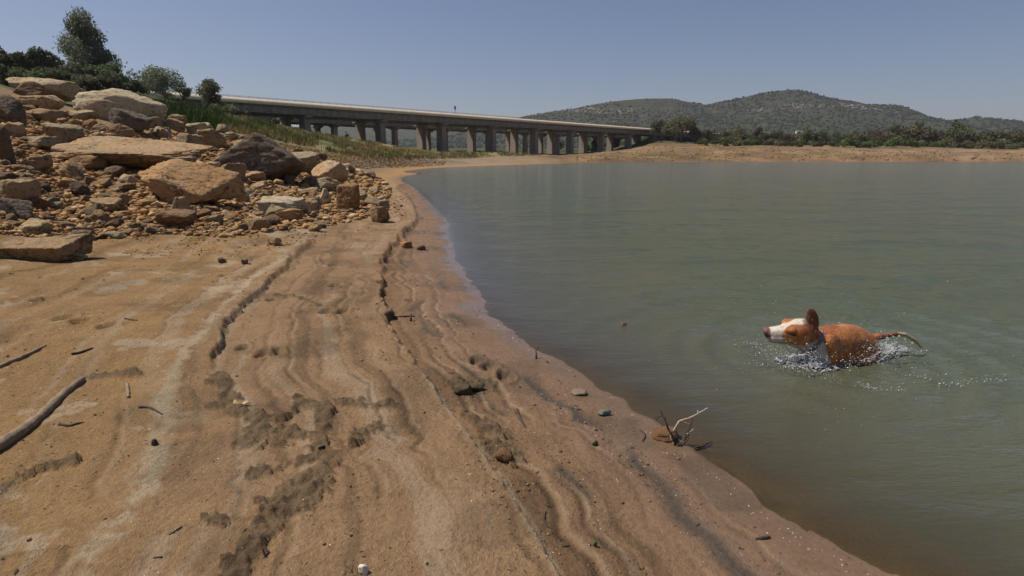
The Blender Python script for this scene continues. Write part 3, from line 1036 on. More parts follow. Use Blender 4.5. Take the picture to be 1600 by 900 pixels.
# pale buildings beyond the far bank
def pale_building(label, px, py, wpx, hpx, dist, cat):
    z = z_of(py, dist)
    x = x_of(px, dist, z)
    w, hh = wpx * dist / 912, hpx * dist / 912
    zg = float(H(x, dist)) - 1
    root = empty('pale_building', (x, dist, zg), R(18))
    tag(root, label, cat)
    ht = z + hh / 2 - zg
    wall = MB().box(-w / 2, w / 2, -w * .3, w * .3, 0, ht).build('wall', simple('render_white', (.72, .72, .70), 0.85, 0.08, 0.5, 0.1), root)
    MB().prism([(-w * .36, ht + .004), (w * .36, ht + .004), (w * .30, ht + .35), (-w * .30, ht + .35)], -w / 2 - .15, w / 2 + .15).build('roof', simple('roof_grey', (.45, .45, .45), 0.8, 0.1, 0.5, 0.1), root)
    for q in (-.28, .1):
        MB().box(w * q, w * (q + .16), -w * .3 - .03, -w * .3 - .004, ht - 2.2, ht - 1.0).build('window', simple('window_dark', (.05, .06, .07), 0.2, 0.1, 1, 0), root)


pale_building('small white flat-topped building among the trees below the hill', 1248, 209, 9, 7, 420, 'building')
pale_building('low white building half hidden in trees right of the viaduct end', 1192, 216, 9, 5, 330, 'building')

# ------------------------------------------------------------------ trees and shrubs
def leaf_mat(name, c, var=0.45, spec=0.2):
    t = NT(name)
    i = t.n('ObjectInfo').outputs['Random']
    p = t.coords('Object')
    n = t.noise(p, 1.1, 3)
    r = t.attr('shade', 'Fac')
    k = t.math('ADD', t.math('MULTIPLY', n, 0.5), t.math('MULTIPLY', r, 0.5))
    cc = t.ramp(k, [(0.25, tuple(x * (1 - var) for x in c)), (0.75, tuple(x * (1 + var) for x in c))])
    hs = t.n('HueSaturation', {'Hue': t.math('MULTIPLY_ADD', i, 0.05, 0.475), 'Saturation': 0.95, 'Value': t.math('MULTIPLY_ADD', i, 0.5, 0.75), 'Color': cc})
    d = t.bsdf(hs.outputs[0], 0.65, None, Specular_IOR_Level=spec)
    tr = t.n('BsdfTranslucent', {'Color': hs.outputs[0]})
    mxs = t.n('MixShader', {0: 0.35})
    t.t.links.new(d.outputs[0], mxs.inputs[1])
    t.t.links.new(tr.outputs[0], mxs.inputs[2])
    return t.done(mxs)


L_EUC = leaf_mat('eucalyptus_leaf', (.150, .160, .090))
L_DARK = leaf_mat('evergreen_leaf', (.105, .122, .055))
L_OLIVE = leaf_mat('olive_leaf', (.145, .142, .068))
L_GREEN = leaf_mat('green_leaf', (.105, .14, .04))
L_BROWN = leaf_mat('dusty_leaf', (.14, .118, .066))
M_BARK = simple('bark', (.16, .12, .085), 0.9, 0.35, 3, 0.4, 0.02)


def crown_mesh(name, blobs, n, leaf, seed, droop=0.0):
    """blobs: (x,y,z,rx,ry,rz); leaves spread through the outer shell of every clump"""
    rg = np.random.default_rng(seed)
    b = np.asarray(blobs, float)
    vol = b[:, 3] * b[:, 4] + b[:, 4] * b[:, 5]
    idx = rg.choice(len(b), n, p=vol / vol.sum())
    dirs = rg.normal(size=(n, 3))
    dirs /= np.linalg.norm(dirs, axis=1)[:, None]
    rad = rg.uniform(0.35, 1.0, n) ** 0.55 * (1 + 0.25 * rg.normal(size=n) * 0.6)
    c = b[idx, :3] + dirs * b[idx, 3:] * rad[:, None]
    a = rg.normal(size=(n, 3)); a[:, 2] -= droop
    a /= np.linalg.norm(a, axis=1)[:, None]
    q = rg.normal(size=(n, 3))
    bb = np.cross(a, q)
    bb /= np.linalg.norm(bb, axis=1)[:, None]
    L = leaf * rg.uniform(0.6, 1.4, n)[:, None]
    v = np.stack([c - a * L, c + bb * L * 0.42, c + a * L, c - bb * L * 0.42], 1).reshape(-1, 3)
    f = np.arange(4 * n).reshape(-1, 4)
    me = new_mesh(name, v, f)
    set_float(me, 'shade', np.repeat(rg.uniform(0, 1, len(b))[idx] * 0.6 + rg.uniform(0, .4, n), 4))
    return me


def tree_meshes(seed, height, width, kind, n, leaf):
    rg = np.random.default_rng(seed)
    blobs, trunk = [], MB()
    if kind == 'tall':
        top = height
        lean = rg.normal(size=2) * 0.03 * height
        trunk.tube([(0, 0, -.6), (lean[0] * .3, lean[1] * .3, height * .3), (lean[0] * .7, 0, height * .6), (lean[0], lean[1], height * .93)], [.035 * height, .026 * height, .016 * height, .004 * height], 7)
        for k in range(20):
            z = height * (0.24 + 0.72 * (k + rg.uniform(0, .8)) / 20)
            prof = 0.55 + 0.45 * math.sin(math.pi * min(1, (z / height - .1) / .85)) if z < height * .8 else 0.62 - 0.5 * (z / height - .8) / .2
            an = rg.uniform(0, 2 * math.pi)
            rr = width * 0.5 * prof * rg.uniform(0.25, 0.85)
            r = width * rg.uniform(0.13, 0.22)
            cx, cy = lean[0] * z / height + rr * math.cos(an), rr * math.sin(an)
            blobs.append((cx, cy, z, r, r, r * rg.uniform(.75, 1.2)))
            trunk.tube([(lean[0] * z / height * .8, 0, z * .82), (cx * .6, cy * .6, z * .95), (cx, cy, z)], [.011 * height, .007 * height, .002 * height], 5)
    else:
        nb = 15 if kind == 'round' else 9
        trunk.tube([(0, 0, -.5), (.02 * width, 0, height * .25), (-.03 * width, .02 * width, height * .55)], [.03 * height, .026 * height, .014 * height], 7)
        for k in range(nb):
            an, rr = rg.uniform(0, 2 * math.pi), width * 0.5 * math.sqrt(rg.uniform(0, .8))
            lim = math.sqrt(max(0, 1 - (rr / (width * .5)) ** 2))
            zc = height * (0.12 if kind == 'shrub' else 0.30)
            z = zc + (height * .88 - zc) * lim * rg.uniform(0.25, 1.0)
            r = width * rg.uniform(0.14, 0.24)
            blobs.append((rr * math.cos(an), rr * math.sin(an), z, r, r, min(r * .8, z * .95)))
            trunk.tube([(0, 0, height * .16), (rr * math.cos(an) * .5, rr * math.sin(an) * .5, z * .6), (rr * math.cos(an), rr * math.sin(an), z)], [.014 * height, .009 * height, .002 * height], 5)
    tm = new_mesh('trunk', trunk.v, trunk.f, True)
    return tm, crown_mesh('crown', blobs, n, leaf, seed + 1, 0.8 if kind == 'tall' else 0.2)


def plant(name, meshes, mat_, loc, label, cat, group=None, rz=0.0, sc=(1, 1, 1)):
    root = empty(name, loc, rz)
    root.scale = sc
    tag(root, label, cat, group)
    if not meshes[0].materials:
        meshes[0].materials.append(M_BARK)
    link('trunk', meshes[0], None, root)
    me = meshes[1]
    if me.materials and me.materials[0] != mat_:
        me = me.copy()
        me.materials.clear()
    link('crown', me, mat_, root)
    return root


def tree_px(name, px, py_base, py_top, wpx, dist, kind, mat_, label, n, leaf, seed, cat='tree', group=None):
    """a single tree: foot at a distance on the terrain, size from its angular size"""
    zt = z_of(py_top, dist)
    x = x_of(px, dist, zt)
    zg = float(H(x, dist))
    hgt = zt - zg
    w = wpx * dist / 912
    return plant(name, tree_meshes(seed, hgt, w, kind, n, leaf), mat_, (x, dist, zg - .1), label, cat, group, rz=seed * 1.3)


tree_px('eucalyptus_tree', 128, 140, 24, 86, 84, 'tall', L_EUC, 'tall slender eucalyptus tree rising above the boulders at left', 9000, .20, 11)
tree_px('evergreen_tree', 52, 130, 68, 54, 80, 'round', L_DARK, 'dark clumped tree left of the tall eucalyptus', 3600, .22, 12)
tree_px('evergreen_tree', 22, 130, 76, 40, 83, 'round', L_DARK, 'small dark tree between the left picture edge and the clumped tree', 2600, .22, 13)
tree_px('evergreen_tree', -6, 130, 74, 40, 78, 'round', L_DARK, 'dark tree cut off by the left picture edge', 2400, .22, 14)
tree_px('evergreen_tree', 84, 130, 90, 44, 81, 'round', L_DARK, 'low dark tree at the foot of the eucalyptus, left side', 2600, .22, 15)
tree_px('evergreen_shrub', 112, 142, 100, 54, 78, 'shrub', L_EUC, 'grey-green bush below the eucalyptus trunk', 2600, .2, 16, 'shrub')
tree_px('evergreen_shrub', 158, 142, 88, 54, 80, 'shrub', L_DARK, 'dark green thicket just right of the eucalyptus', 3400, .2, 17, 'shrub')
tree_px('evergreen_shrub', 184, 152, 104, 46, 78, 'shrub', L_DARK, 'dark thicket sloping down right of the eucalyptus thicket', 3000, .2, 18, 'shrub')
tree_px('evergreen_shrub', 206, 165, 122, 34, 74, 'shrub', L_DARK, 'dark shrub at the low right end of the thicket', 2400, .18, 19, 'shrub')
tree_px('olive_shrub', 30, 128, 92, 56, 62, 'shrub', L_GREEN, 'bright green bush behind the top left boulders', 2600, .16, 20, 'shrub')
tree_px('olive_shrub', 74, 132, 102, 50, 64, 'shrub', L_OLIVE, 'olive bush behind the broad pale boulder', 2200, .16, 21, 'shrub')
tree_px('olive_shrub', 208, 165, 143, 22, 66, 'shrub', L_GREEN, 'rounded light green bush beside the skyline boulder', 1400, .13, 22, 'shrub')
tree_px('eucalyptus_tree', 250, 160, 104, 84, 92, 'round', L_EUC, 'airy rounded tree in front of the viaduct\'s left end', 3600, .2, 23)
tree_px('eucalyptus_tree', 284, 160, 122, 26, 94, 'round', L_EUC, 'small sparse tree leaning right of the airy rounded tree', 1100, .18, 24)
tree_px('eucalyptus_tree', 328, 178, 126, 46, 88, 'tall', L_OLIVE, 'narrow upright tree overlapping the viaduct parapet', 3600, .17, 25)
tree_px('olive_shrub', 350, 182, 158, 34, 86, 'shrub', L_OLIVE, 'wide grey-green bush at the foot of the narrow upright tree', 1800, .16, 26, 'shrub')
tree_px('olive_shrub', 265, 170, 146, 40, 88, 'shrub', L_OLIVE, 'brownish bush below the airy rounded tree', 1600, .17, 27, 'shrub')
tree_px('olive_shrub', 385, 188, 160, 9, 80, 'shrub', L_BROWN, 'thin dry sapling in front of the viaduct girder', 260, .12, 28, 'shrub')
tree_px('olive_shrub', 427, 200, 183, 14, 84, 'shrub', L_OLIVE, 'small bush on the grassy bank under the viaduct', 420, .15, 29, 'shrub')
tree_px('olive_shrub', 541, 222, 203, 6, 120, 'shrub', L_OLIVE, 'slim sapling beside a thin pier of the second viaduct', 160, .2, 30, 'shrub')
for k, (px_, top_, w_, m_, lab_) in enumerate([(12, 98, 50, L_DARK, 'dark bush at the left edge close behind the boulders'), (52, 104, 50, L_GREEN, 'green bush close behind the broad pale boulder'),
        (92, 108, 46, L_DARK, 'dark bush close behind the right end of the broad pale boulder'), (126, 112, 48, L_OLIVE, 'grey-green bush in the gap between the two skyline boulders'),
        (160, 108, 50, L_DARK, 'dark bush close behind the largest skyline boulder'), (192, 126, 40, L_DARK, 'dark bush behind the right shoulder of the largest skyline boulder'),
        (218, 146, 26, L_GREEN, 'bright low bush at the right foot of the thicket')]):
    tree_px('thicket_shrub', px_, 150, top_, w_, 55 + 2 * (k % 3), 'shrub', m_, lab_, 2600, .14, 130 + k, 'shrub')
# at the right hand end of the viaduct
tree_px('olive_tree', 1068, 224, 177, 46, 236, 'round', L_OLIVE, 'tall tree hiding the right end of the viaduct', 2600, .42, 41)
tree_px('olive_tree', 1036, 224, 184, 34, 240, 'round', L_OLIVE, 'darker tree against the viaduct parapet, left of the tall one', 2000, .42, 42)
tree_px('olive_tree', 1092, 224, 196, 30, 232, 'round', L_BROWN, 'dusty brownish tree right of the tall viaduct tree', 1500, .4, 43)
tree_px('olive_tree', 978, 210, 183, 16, 330, 'round', L_OLIVE, 'pair-crowned tree peeping over the viaduct deck', 900, .5, 44)
tree_px('olive_tree', 966, 210, 186, 12, 335, 'round', L_OLIVE, 'small tree peeping over the viaduct deck, left of the pair', 600, .5, 45)
tree_px('olive_shrub', 872, 232, 213, 20, 290, 'shrub', L_DARK, 'dark bush seen beneath the viaduct between two piers', 900, .4, 46, 'shrub')
tree_px('olive_shrub', 926, 226, 212, 26, 300, 'shrub', L_DARK, 'dark bush beneath the viaduct near its right end', 900, .4, 47, 'shrub')
# the line of trees along the far right bank: look-alikes from six crowns
kinds = [tree_meshes(60 + k, 6.5, 6.5, 'round', 1100, .38) for k in range(4)] + [tree_meshes(70 + k, 3.6, 6.2, 'shrub', 800, .34) for k in range(3)]
rg = random.Random(5)
rows = []
px = 1108
while px < 1640:
    rows.append((px, rg.uniform(232, 246), rg.choice([0, 1, 2, 3]), 1.0 if px < 1390 else 1.25))
    px += rg.uniform(12, 22) if px < 1390 else rg.uniform(10, 17)
px = 1098
while px < 1640:
    rows.append((px, rg.uniform(213, 226), rg.choice([4, 5, 6]), 1.0))
    px += rg.uniform(15, 30)
ORD = 'first second third fourth fifth sixth seventh eighth ninth tenth eleventh twelfth thirteenth fourteenth fifteenth sixteenth seventeenth eighteenth nineteenth twentieth'.split()
ORD += ['twenty-' + q for q in ORD[:9]] + ['thirtieth'] + ['thirty-' + q for q in ORD[:9]]
count = {}
for px, dist, k, sc in rows:
    x = x_of(px, dist, 6)
    zg = float(H(x, dist))
    tall = k < 4
    m = [L_OLIVE, L_DARK, L_BROWN, L_OLIVE][rg.randrange(4)] if tall else [L_GREEN, L_OLIVE][rg.randrange(2)]
    s = sc * rg.uniform(.75, 1.25) * (1.0 if tall else .95)
    far = px >= 1390
    if tall:
        q = count[far] = count.get(far, -1) + 1
        lab = ORD[q] + (' bushy tree from the left in the dense row on the far right bank' if far else ' bushy tree from the viaduct end in the loose bank row')
        grp = 'dense tree row on the far right bank' if far else 'loose tree row right of the viaduct'
    else:
        q = count['s'] = count.get('s', -1) + 1
        lab = ORD[q] + ' low shrub from the left fringing the far brown bank'
        grp = 'shrubs along the top of the far bank'
    plant('bank_tree' if tall else 'bank_shrub', kinds[k], m, (x, dist, zg - .15), lab, 'tree' if tall else 'shrub', grp, rg.uniform(0, 6.28), (s, s, s * rg.uniform(.8, 1.15)))
# more distant wood on the plain between bank and hills, read as one mass
nw = 2600
fx = RNG.uniform(-60, 620, nw * 3); fy = RNG.uniform(270, 700, nw * 3)
ok = (fx / fy > .12) & (fx / fy < 1.0)
fx, fy = fx[ok][:nw], fy[ok][:nw]
fz = np.maximum(H(fx, fy), hill_z(fx, fy))
cc = lerp(np.tile(np.array([.030, .042, .018]), (len(fx), 1)), np.array([.062, .075, .028]), RNG.uniform(0, 1, len(fx)))
o = blob_field('distant_wood', np.stack([fx, fy, fz + 1.6], 1), RNG.uniform(1.6, 3.6, len(fx)), tinted('wood_leaf', None, scale=0.6), 1, 0.95, 0.28, cc, 9)
tag(o, 'distant wood on the plain below the hill', 'wood', kind='stuff')

# ------------------------------------------------------------------ grass on the embankment
def grass(name, poly_px, n, h0, h1, wdt, cols, seed, label, per=5):
    rg = np.random.default_rng(seed)
    xs, ys = np.array(poly_px, float).T
    px, py = rg.uniform(xs.min(), xs.max(), n * 3), rg.uniform(ys.min(), ys.max(), n * 3)
    m = inside(px, py, poly_px) & (fbm2(px * .06, py * .12, 3, seed) > -0.22)
    P = ground_at(px[m][:n], py[m][:n])
    P = P[(P[:, 1] < 180)]
    k = len(P) * per
    base = np.repeat(P, per, 0) + np.concatenate([rg.normal(size=(k, 2)) * .22, np.zeros((k, 1))], 1)
    base[:, 2] = H(base[:, 0], base[:, 1]) - .05
    hh = rg.uniform(h0, h1, k) * (0.6 + 0.6 * sstep(-.3, .4, fbm2(base[:, 0] * .4, base[:, 1] * .4, 2, seed + 2)))
    an = rg.uniform(0, math.pi, k)
    ax = np.stack([np.cos(an), np.sin(an), np.zeros(k)], 1) * wdt
    tip = base + np.concatenate([rg.normal(size=(k, 2)) * .35 * hh[:, None], hh[:, None]], 1)
    v = np.stack([base - ax, base + ax, tip], 1).reshape(-1, 3)
    me = new_mesh(name, v, np.arange(3 * k).reshape(-1, 3))
    patch = sstep(-.25, .3, fbm2(base[:, 0] * .25, base[:, 1] * .25, 3, seed + 5) + rg.uniform(-.12, .12, k))
    c = lerp(np.tile(np.array(cols[0]), (k, 1)), np.array(cols[1]), patch) * rg.uniform(.7, 1.3, (k, 1))
    set_col(me, 'tint', np.repeat(c, 3, 0))
    o = link(name, me, tinted(name + '_blade', None, 0.8, 2.0))
    return tag(o, label, 'grass', kind='stuff')


grass('green_herbs', [(205, 165), (260, 165), (345, 178), (360, 192), (330, 203), (250, 190), (212, 180)], 2600, .45, .95, .035, [(.05, .085, .018), (.085, .115, .03)], 201, 'lush green herbs on the bank above the rocks')
grass('dry_grass', [(355, 178), (440, 196), (540, 215), (640, 230), (740, 238), (760, 247), (640, 249), (540, 243), (460, 225), (400, 214), (350, 204)], 9000, .22, .6, .04, [(.34, .25, .11), (.15, .16, .05)], 202, 'dry straw and green grass on the embankment below the viaduct')
grass('green_grass', [(360, 184), (425, 192), (430, 206), (360, 204)], 700, .4, .8, .035, [(.06, .10, .02), (.10, .13, .035)], 203, 'green tussocks under the left end of the viaduct')
grass('bank_grass', [(690, 236), (840, 236), (845, 243), (690, 247)], 700, .3, .7, .06, [(.08, .11, .03), (.20, .16, .07)], 204, 'green strip of weeds around the viaduct pier feet')

# ------------------------------------------------------------------ rocks
def rock_mat(name, c, dark=0.3):
    t = NT(name)
    p = t.coords('Object')
    i = t.n('ObjectInfo').outputs['Random']
    pv = t.n('VectorMath', {0: p}, operation='ADD')
    cmb = t.n('CombineXYZ', {0: t.math('MULTIPLY', i, 37.0), 1: t.math('MULTIPLY', i, 11.0), 2: 0.0})
    t.t.links.new(cmb.outputs[0], pv.inputs[1])
    q = pv.outputs[0]
    n1 = t.noise(q, 1.3, 6, 0.62, 0.6)
    n2 = t.noise(q, 9.0, 6, 0.68)
    n3 = t.noise(q, 46.0, 3, 0.6)
    lay = t.noise(t.mapping(q, (0.7, 0.9, 5.0), (R(14), R(8), 0)), 1.6, 4, 0.6, 0.4)
    k = t.math('ADD', t.math('MULTIPLY', n1, 0.45), t.math('ADD', t.math('MULTIPLY', n2, 0.3), t.math('MULTIPLY', lay, 0.25)))
    base = t.ramp(k, [(0.36, (c[0] * .50, c[1] * .42, c[2] * .36)), (0.45, (c[0] * .90, c[1] * .78, c[2] * .64)), (0.53, c), (0.64, (min(.8, c[0] * 1.25), min(.8, c[1] * 1.28), min(.8, c[2] * 1.36)))])
    wrp = t.n('VectorMath', {0: q}, operation='ADD')
    nv3 = t.n('TexNoise', {'Vector': q, 'Scale': 2.5, 'Detail': 4.0})
    t.t.links.new(nv3.outputs['Color'], wrp.inputs[1])
    vc = t.n('TexVoronoi', {'Vector': t.mapping(wrp.outputs[0], (1.0, 1.0, 1.7), (R(20), R(12), 0)), 'Scale': 0.6}, feature='DISTANCE_TO_EDGE')
    crack = t.ramp(vc.outputs['Distance'], [(0.0, 0.0), (0.022, 1.0)])
    crack = t.math('MAXIMUM', crack, t.ramp(n1, [(0.46, 1.0), (0.54, 0.0)]))
    pit = t.ramp(n2, [(0.36, 0.35), (0.46, 1.0)])
    base = t.mix(1.0, base, t.mix(crack, (.45, .38, .32), (1, 1, 1)), 'MULTIPLY')
    base = t.mix(0.8, base, pit, 'MULTIPLY')
    pat = t.ramp(t.math('ADD', t.math('MULTIPLY', n1, 0.6), t.math('MULTIPLY', n2, 0.4)), [(0.51, 0.0), (0.58, dark)])
    base = t.mix(pat, base, (.055, .046, .040))
    hs = t.n('HueSaturation', {'Hue': t.math('MULTIPLY_ADD', i, 0.024, 0.494), 'Saturation': t.math('MULTIPLY_ADD', i, -0.25, 1.0), 'Value': t.math('MULTIPLY_ADD', t.math('FRACT', t.math('MULTIPLY', i, 7.7)), 0.4, 0.78), 'Color': base})
    h = t.math('ADD', t.math('MULTIPLY', n2, 0.6), t.math('ADD', t.math('MULTIPLY', n3, 0.2), t.math('MULTIPLY', lay, 0.4)))
    h = t.math('ADD', h, t.math('MULTIPLY', crack, 0.22))
    return t.done(t.bsdf(hs.outputs[0], 0.9, t.bump(h, 1.0, 0.11), Specular_IOR_Level=0.15))


RK = {'pale': rock_mat('sandstone_pale', (.45, .325, .19), .3), 'tan': rock_mat('sandstone_tan', (.41, .280, .145), .5),
      'brown': rock_mat('sandstone_brown', (.32, .19, .088), .6), 'orange': rock_mat('sandstone_orange', (.39, .235, .105), .5),
      'dark': rock_mat('sandstone_dark', (.22, .155, .10), .8)}


def rock_shape(seed, sub, n_planes=13, power=16, rough=0.07, extra=None, boxy=0.5):
    power = power * 1.9
    n_planes += 4
    rough *= 1.25
    """rounded polyhedron: soft minimum of random cleavage planes, then weathering noise"""
    rg = np.random.default_rng(seed)
    v, f = ICO[sub]
    nrm = rg.normal(size=(n_planes, 3))
    nrm /= np.linalg.norm(nrm, axis=1)[:, None]
    dst = rg.uniform(0.62, 1.0, n_planes)
    ax = np.vstack([np.eye(3), -np.eye(3)])
    ax = ax + rg.normal(size=ax.shape) * 0.22 * (1 - boxy * .5)
    ax /= np.linalg.norm(ax, axis=1)[:, None]
    nrm = np.vstack([nrm, ax])
    dst = np.concatenate([dst, rg.uniform(0.78, 1.0, 6)])
    for (e, d) in (extra or []):
        e = np.array(e, float)
        nrm = np.vstack([nrm, e / np.linalg.norm(e)])
        dst = np.append(dst, d)
    q = np.maximum(v @ nrm.T, 0) / dst
    r = (q ** power).sum(1) ** (-1.0 / power)
    p = v * r[:, None]
    n = fbm3(p * 1.7 + seed, 3, seed % 97) * rough * 1.6 + fbm3(p * 6 + seed, 3, seed % 89) * rough * 0.5
    if sub >= 4:
        n = n - 0.05 * sstep(.25, .45, np.abs(fbm3(p * np.array([2., 2., 5.]) + seed * 2, 3, 55))) * rough * 6
    n = n + fbm3(p * 15 + seed, 3, seed % 71) * rough * 0.30
    axis = rg.normal(size=3) * .35 + np.array([0, 0, 1.])
    lay = p @ (axis / np.linalg.norm(axis)) * rg.uniform(3.5, 6) + 1.3 * fbm3(p * 1.5 + seed, 2, 61)
    saw = lay - np.floor(lay)
    n = n + (.028 * (saw * sstep(1.0, .85, saw) - .4) + .02 * (np.floor(lay) % 2)) * rg.uniform(.5, 1.1)
    crk = fbm3(p * 2.3 + seed * 3, 2, 77)
    n = n - .03 * np.exp(-(crk / .022) ** 2)
    p = p * (1 + n)[:, None]
    lo, hi = p.min(0), p.max(0)
    p = (p - (lo + hi) / 2) / (hi - lo)
    p[:, 2] += 0.5
    return p, f


def boulder(px, base, wpx, hpx, kind, label, seed, deep=0.75, sink=0.14, rz=0.0, tilt=(0, 0), sub=5, extra=None, power=16, n_planes=13, lift=0.0):
    g = G(px, base)
    dist = g[1] * CP + (CAM_H - g[2]) * SP
    W, Hh = wpx * dist / F_PX, hpx * dist / F_PX
    Dp = W * deep
    p, f = rock_shape(seed, sub, n_planes, power, 0.07, extra)
    dims = np.array([W, Dp, Hh * (1 + sink)])
    p = p * dims
    m = np.array(Matrix.Rotation(R(tilt[0]), 3, 'X') @ Matrix.Rotation(R(tilt[1]), 3, 'Y') @ Matrix.Rotation(R(rz), 3, 'Z'))
    c = np.array([0, 0, dims[2] / 2])
    p = (p - c) @ m.T + c
    x, y = g[0], g[1] + Dp * 0.42
    z = min(g[2], float(H(x, y))) if Dp < 1.0 else g[2]
    p[:, 2] -= dims[2] * sink
    me = new_mesh('boulder', p, f, True)
    o = link('boulder', me, RK[kind], None, (x, y, z + lift))
    return tag(o, label, 'boulder', 'sandstone boulders on the left slope')


B = boulder
B(57, 151, 97, 32, 'pale', 'broad pale boulder on the skyline at the top left of the slope', 301, .7, extra=[((0.3, -.2, 1), .75)])
B(32, 149, 50, 25, 'brown', 'brown pyramid-shaped rock leaning on the broad pale boulder', 302, .6, extra=[((.7, -.6, .5), .55), ((-.7, -.4, .6), .55)], n_planes=5)
B(168, 189, 112, 54, 'pale', 'largest smooth pale boulder on the skyline below the thicket', 303, .75, power=9, extra=[((.65, -.1, .75), .66)], n_planes=7)
B(193, 207, 66, 38, 'dark', 'dark grey-brown boulder leaning against the large pale skyline boulder', 304, .6, power=11, extra=[((.1, -1, .1), .55), ((.6, 0, .8), .65)], n_planes=7)
B(8, 193, 46, 48, 'dark', 'rounded dark boulder at the left edge, below the skyline', 305, .8, power=8)
B(48, 172, 66, 26, 'tan', 'flat-topped tan slab just under the broad pale boulder', 306, .8, extra=[((0, -.2, 1), .5)])
B(58, 190, 52, 22, 'tan', 'cracked tan ledge below the flat-topped slab', 307, .6)
B(85, 223, 55, 32, 'tan', 'rounded boulder with dark right face above the giant slab', 308, .75, power=10, extra=[((1, -.5, 0), .6)])
B(122, 190, 42, 20, 'tan', 'tan slab lying below the largest skyline boulder', 309, .8, extra=[((0, -.4, 1), .5)])
B(14, 214, 34, 24, 'tan', 'pale-topped block at the left edge under the dark boulder', 310, .8, n_planes=4)
B(182, 217, 36, 24, 'brown', 'rounded brown boulder behind the giant slab, below the dark one', 311, .8, power=8)
B(155, 207, 30, 15, 'tan', 'flat tan rock left of the rounded brown boulder', 312, .8)
B(151, 218, 22, 12, 'tan', 'small oval stone behind the top edge of the giant slab', 313, .8)
B(4, 258, 22, 62, 'dark', 'upright dark boulder cut off by the left picture edge', 314, 1.0, power=9)
B(55, 234, 54, 22, 'tan', 'low tan ledge with gravel, left of the giant slab', 315, .8)
B(233, 187, 22, 12, 'pale', 'small pale stone on the crest beside the green herbs', 316, .8)
B(232, 200, 40, 20, 'tan', 'jagged tan rock right of the largest skyline boulder', 317, .8)
B(250, 196, 16, 16, 'pale', 'upright cube-like stone on the crest', 318, .8, n_planes=3)
B(275, 196, 30, 18, 'pale', 'pale rounded-top boulder on the crest under the herbs', 319, .8)
B(268, 206, 36, 22, 'tan', 'split tan block below the pale crest boulder', 320, .7, n_planes=5)
B(301, 211, 28, 20, 'tan', 'wedge-shaped tan block on the crest, dark right side', 321, .8, n_planes=4, extra=[((.8, -.5, .1), .55)])
B(318, 204, 24, 14, 'pale', 'pale sloping stone at the right end of the crest', 322, .8)
B(345, 207, 18, 14, 'pale', 'small knobbly stone above the big peaked boulder', 323, .9)
B(360, 220, 28, 14, 'tan', 'layered stone left above the big peaked boulder', 324, .8)
B(287, 242, 46, 35, 'tan', 'squarish tan boulder above the right end of the giant slab', 325, .7, n_planes=5, extra=[((.9, -.5, 0), .6)])
B(328, 230, 38, 30, 'tan', 'rounded cubic boulder between squarish boulder and peaked boulder', 326, .8, n_planes=4, power=11)
B(254, 240, 40, 20, 'tan', 'smooth tan rock left of the squarish boulder', 327, .8)
B(250, 218, 14, 18, 'orange', 'small upright orange stone below the crest', 328, .8)
B(398, 277, 114, 70, 'dark', 'big peaked boulder with dark grey face and pale left ridge', 329, .8, n_planes=4, power=14, extra=[((.35, -1, .30), .52), ((-.75, .1, .66), .50), ((.75, .1, .66), .55)])
B(436, 276, 34, 44, 'dark', 'dark rough block against the right side of the peaked boulder', 330, .8, n_planes=6)
B(476, 272, 42, 36, 'tan', 'overhanging tan boulder right of the peaked boulder', 331, .8, extra=[((.5, -.7, -.5), .5), ((0, -.3, 1), .6)])
B(511, 287, 58, 34, 'pale', 'pale tilted slab boulder with a smooth top', 332, .7, tilt=(14, -10), n_planes=5, extra=[((-.3, -.3, 1), .5)])
B(500, 252, 20, 13, 'brown', 'brown rounded stone behind the overhanging boulder', 333, .8)
B(357, 281, 40, 27, 'brown', 'brown angular block in front of the peaked boulder', 334, .8, n_planes=4, extra=[((.5, -.9, .2), .55)])
B(324, 276, 32, 24, 'tan', 'tan wedge left of the brown angular block', 335, .8, n_planes=4)
B(384, 272, 36, 20, 'tan', 'cracked low stone under the face of the peaked boulder', 336, .8)
B(392, 283, 30, 16, 'tan', 'narrow stone pointing at the viewer below the cracked stone', 337, 1.2)
B(423, 279, 24, 14, 'tan', 'oval stone below the dark rough block', 338, .8)
B(374, 317, 26, 22, 'pale', 'whitish block at the right tip of the tilted slab', 339, .8, n_planes=4)
B(478, 294, 28, 20, 'dark', 'dark angular stone below the overhanging boulder', 340, .8, n_planes=5)
B(542, 329, 42, 44, 'orange', 'upright rusty block at the lower right of the rock field', 341, .7, n_planes=4, power=14)
B(508, 300, 46, 24, 'tan', 'tan sloping rock above the rusty block', 342, .8)
B(506, 318, 20, 24, 'pale', 'pale triangular stone beside the rusty block', 343, .7, n_planes=4, extra=[((.8, -.3, .5), .5), ((-.8, -.3, .5), .5)])
B(488, 331, 26, 24, 'tan', 'rounded tan stone left of the rusty block', 344, .8)
B(436, 336, 74, 28, 'pale', 'low pale slab half buried below the peaked boulder', 345, .7, extra=[((.1, -.3, 1), .45)])
B(450, 346, 40, 20, 'tan', 'dark-sided slab in front of the low pale slab', 346, .6)
B(591, 348, 32, 26, 'brown', 'brown boulder lying alone on the sand near the shore', 347, .8, n_planes=5)
B(182, 270, 238, 40, 'tan', 'giant flat sandstone slab with dark undercut front', 348, .62, sink=.05, power=14, n_planes=3, sub=6, tilt=(9, 2), lift=.12, extra=[((0, -.15, 1), .40), ((.05, -1, -.42), .52), ((-.5, -.8, .3), .80), ((.5, -.6, .5), .78)])
B(277, 319, 150, 62, 'orange', 'large tilted slab with wavy weathered top, in front of the giant slab', 349, .62, sink=.12, power=15, n_planes=5, sub=6, tilt=(6, 17), extra=[((.25, -.45, 1), .42), ((-.7, -.3, .7), .62)])
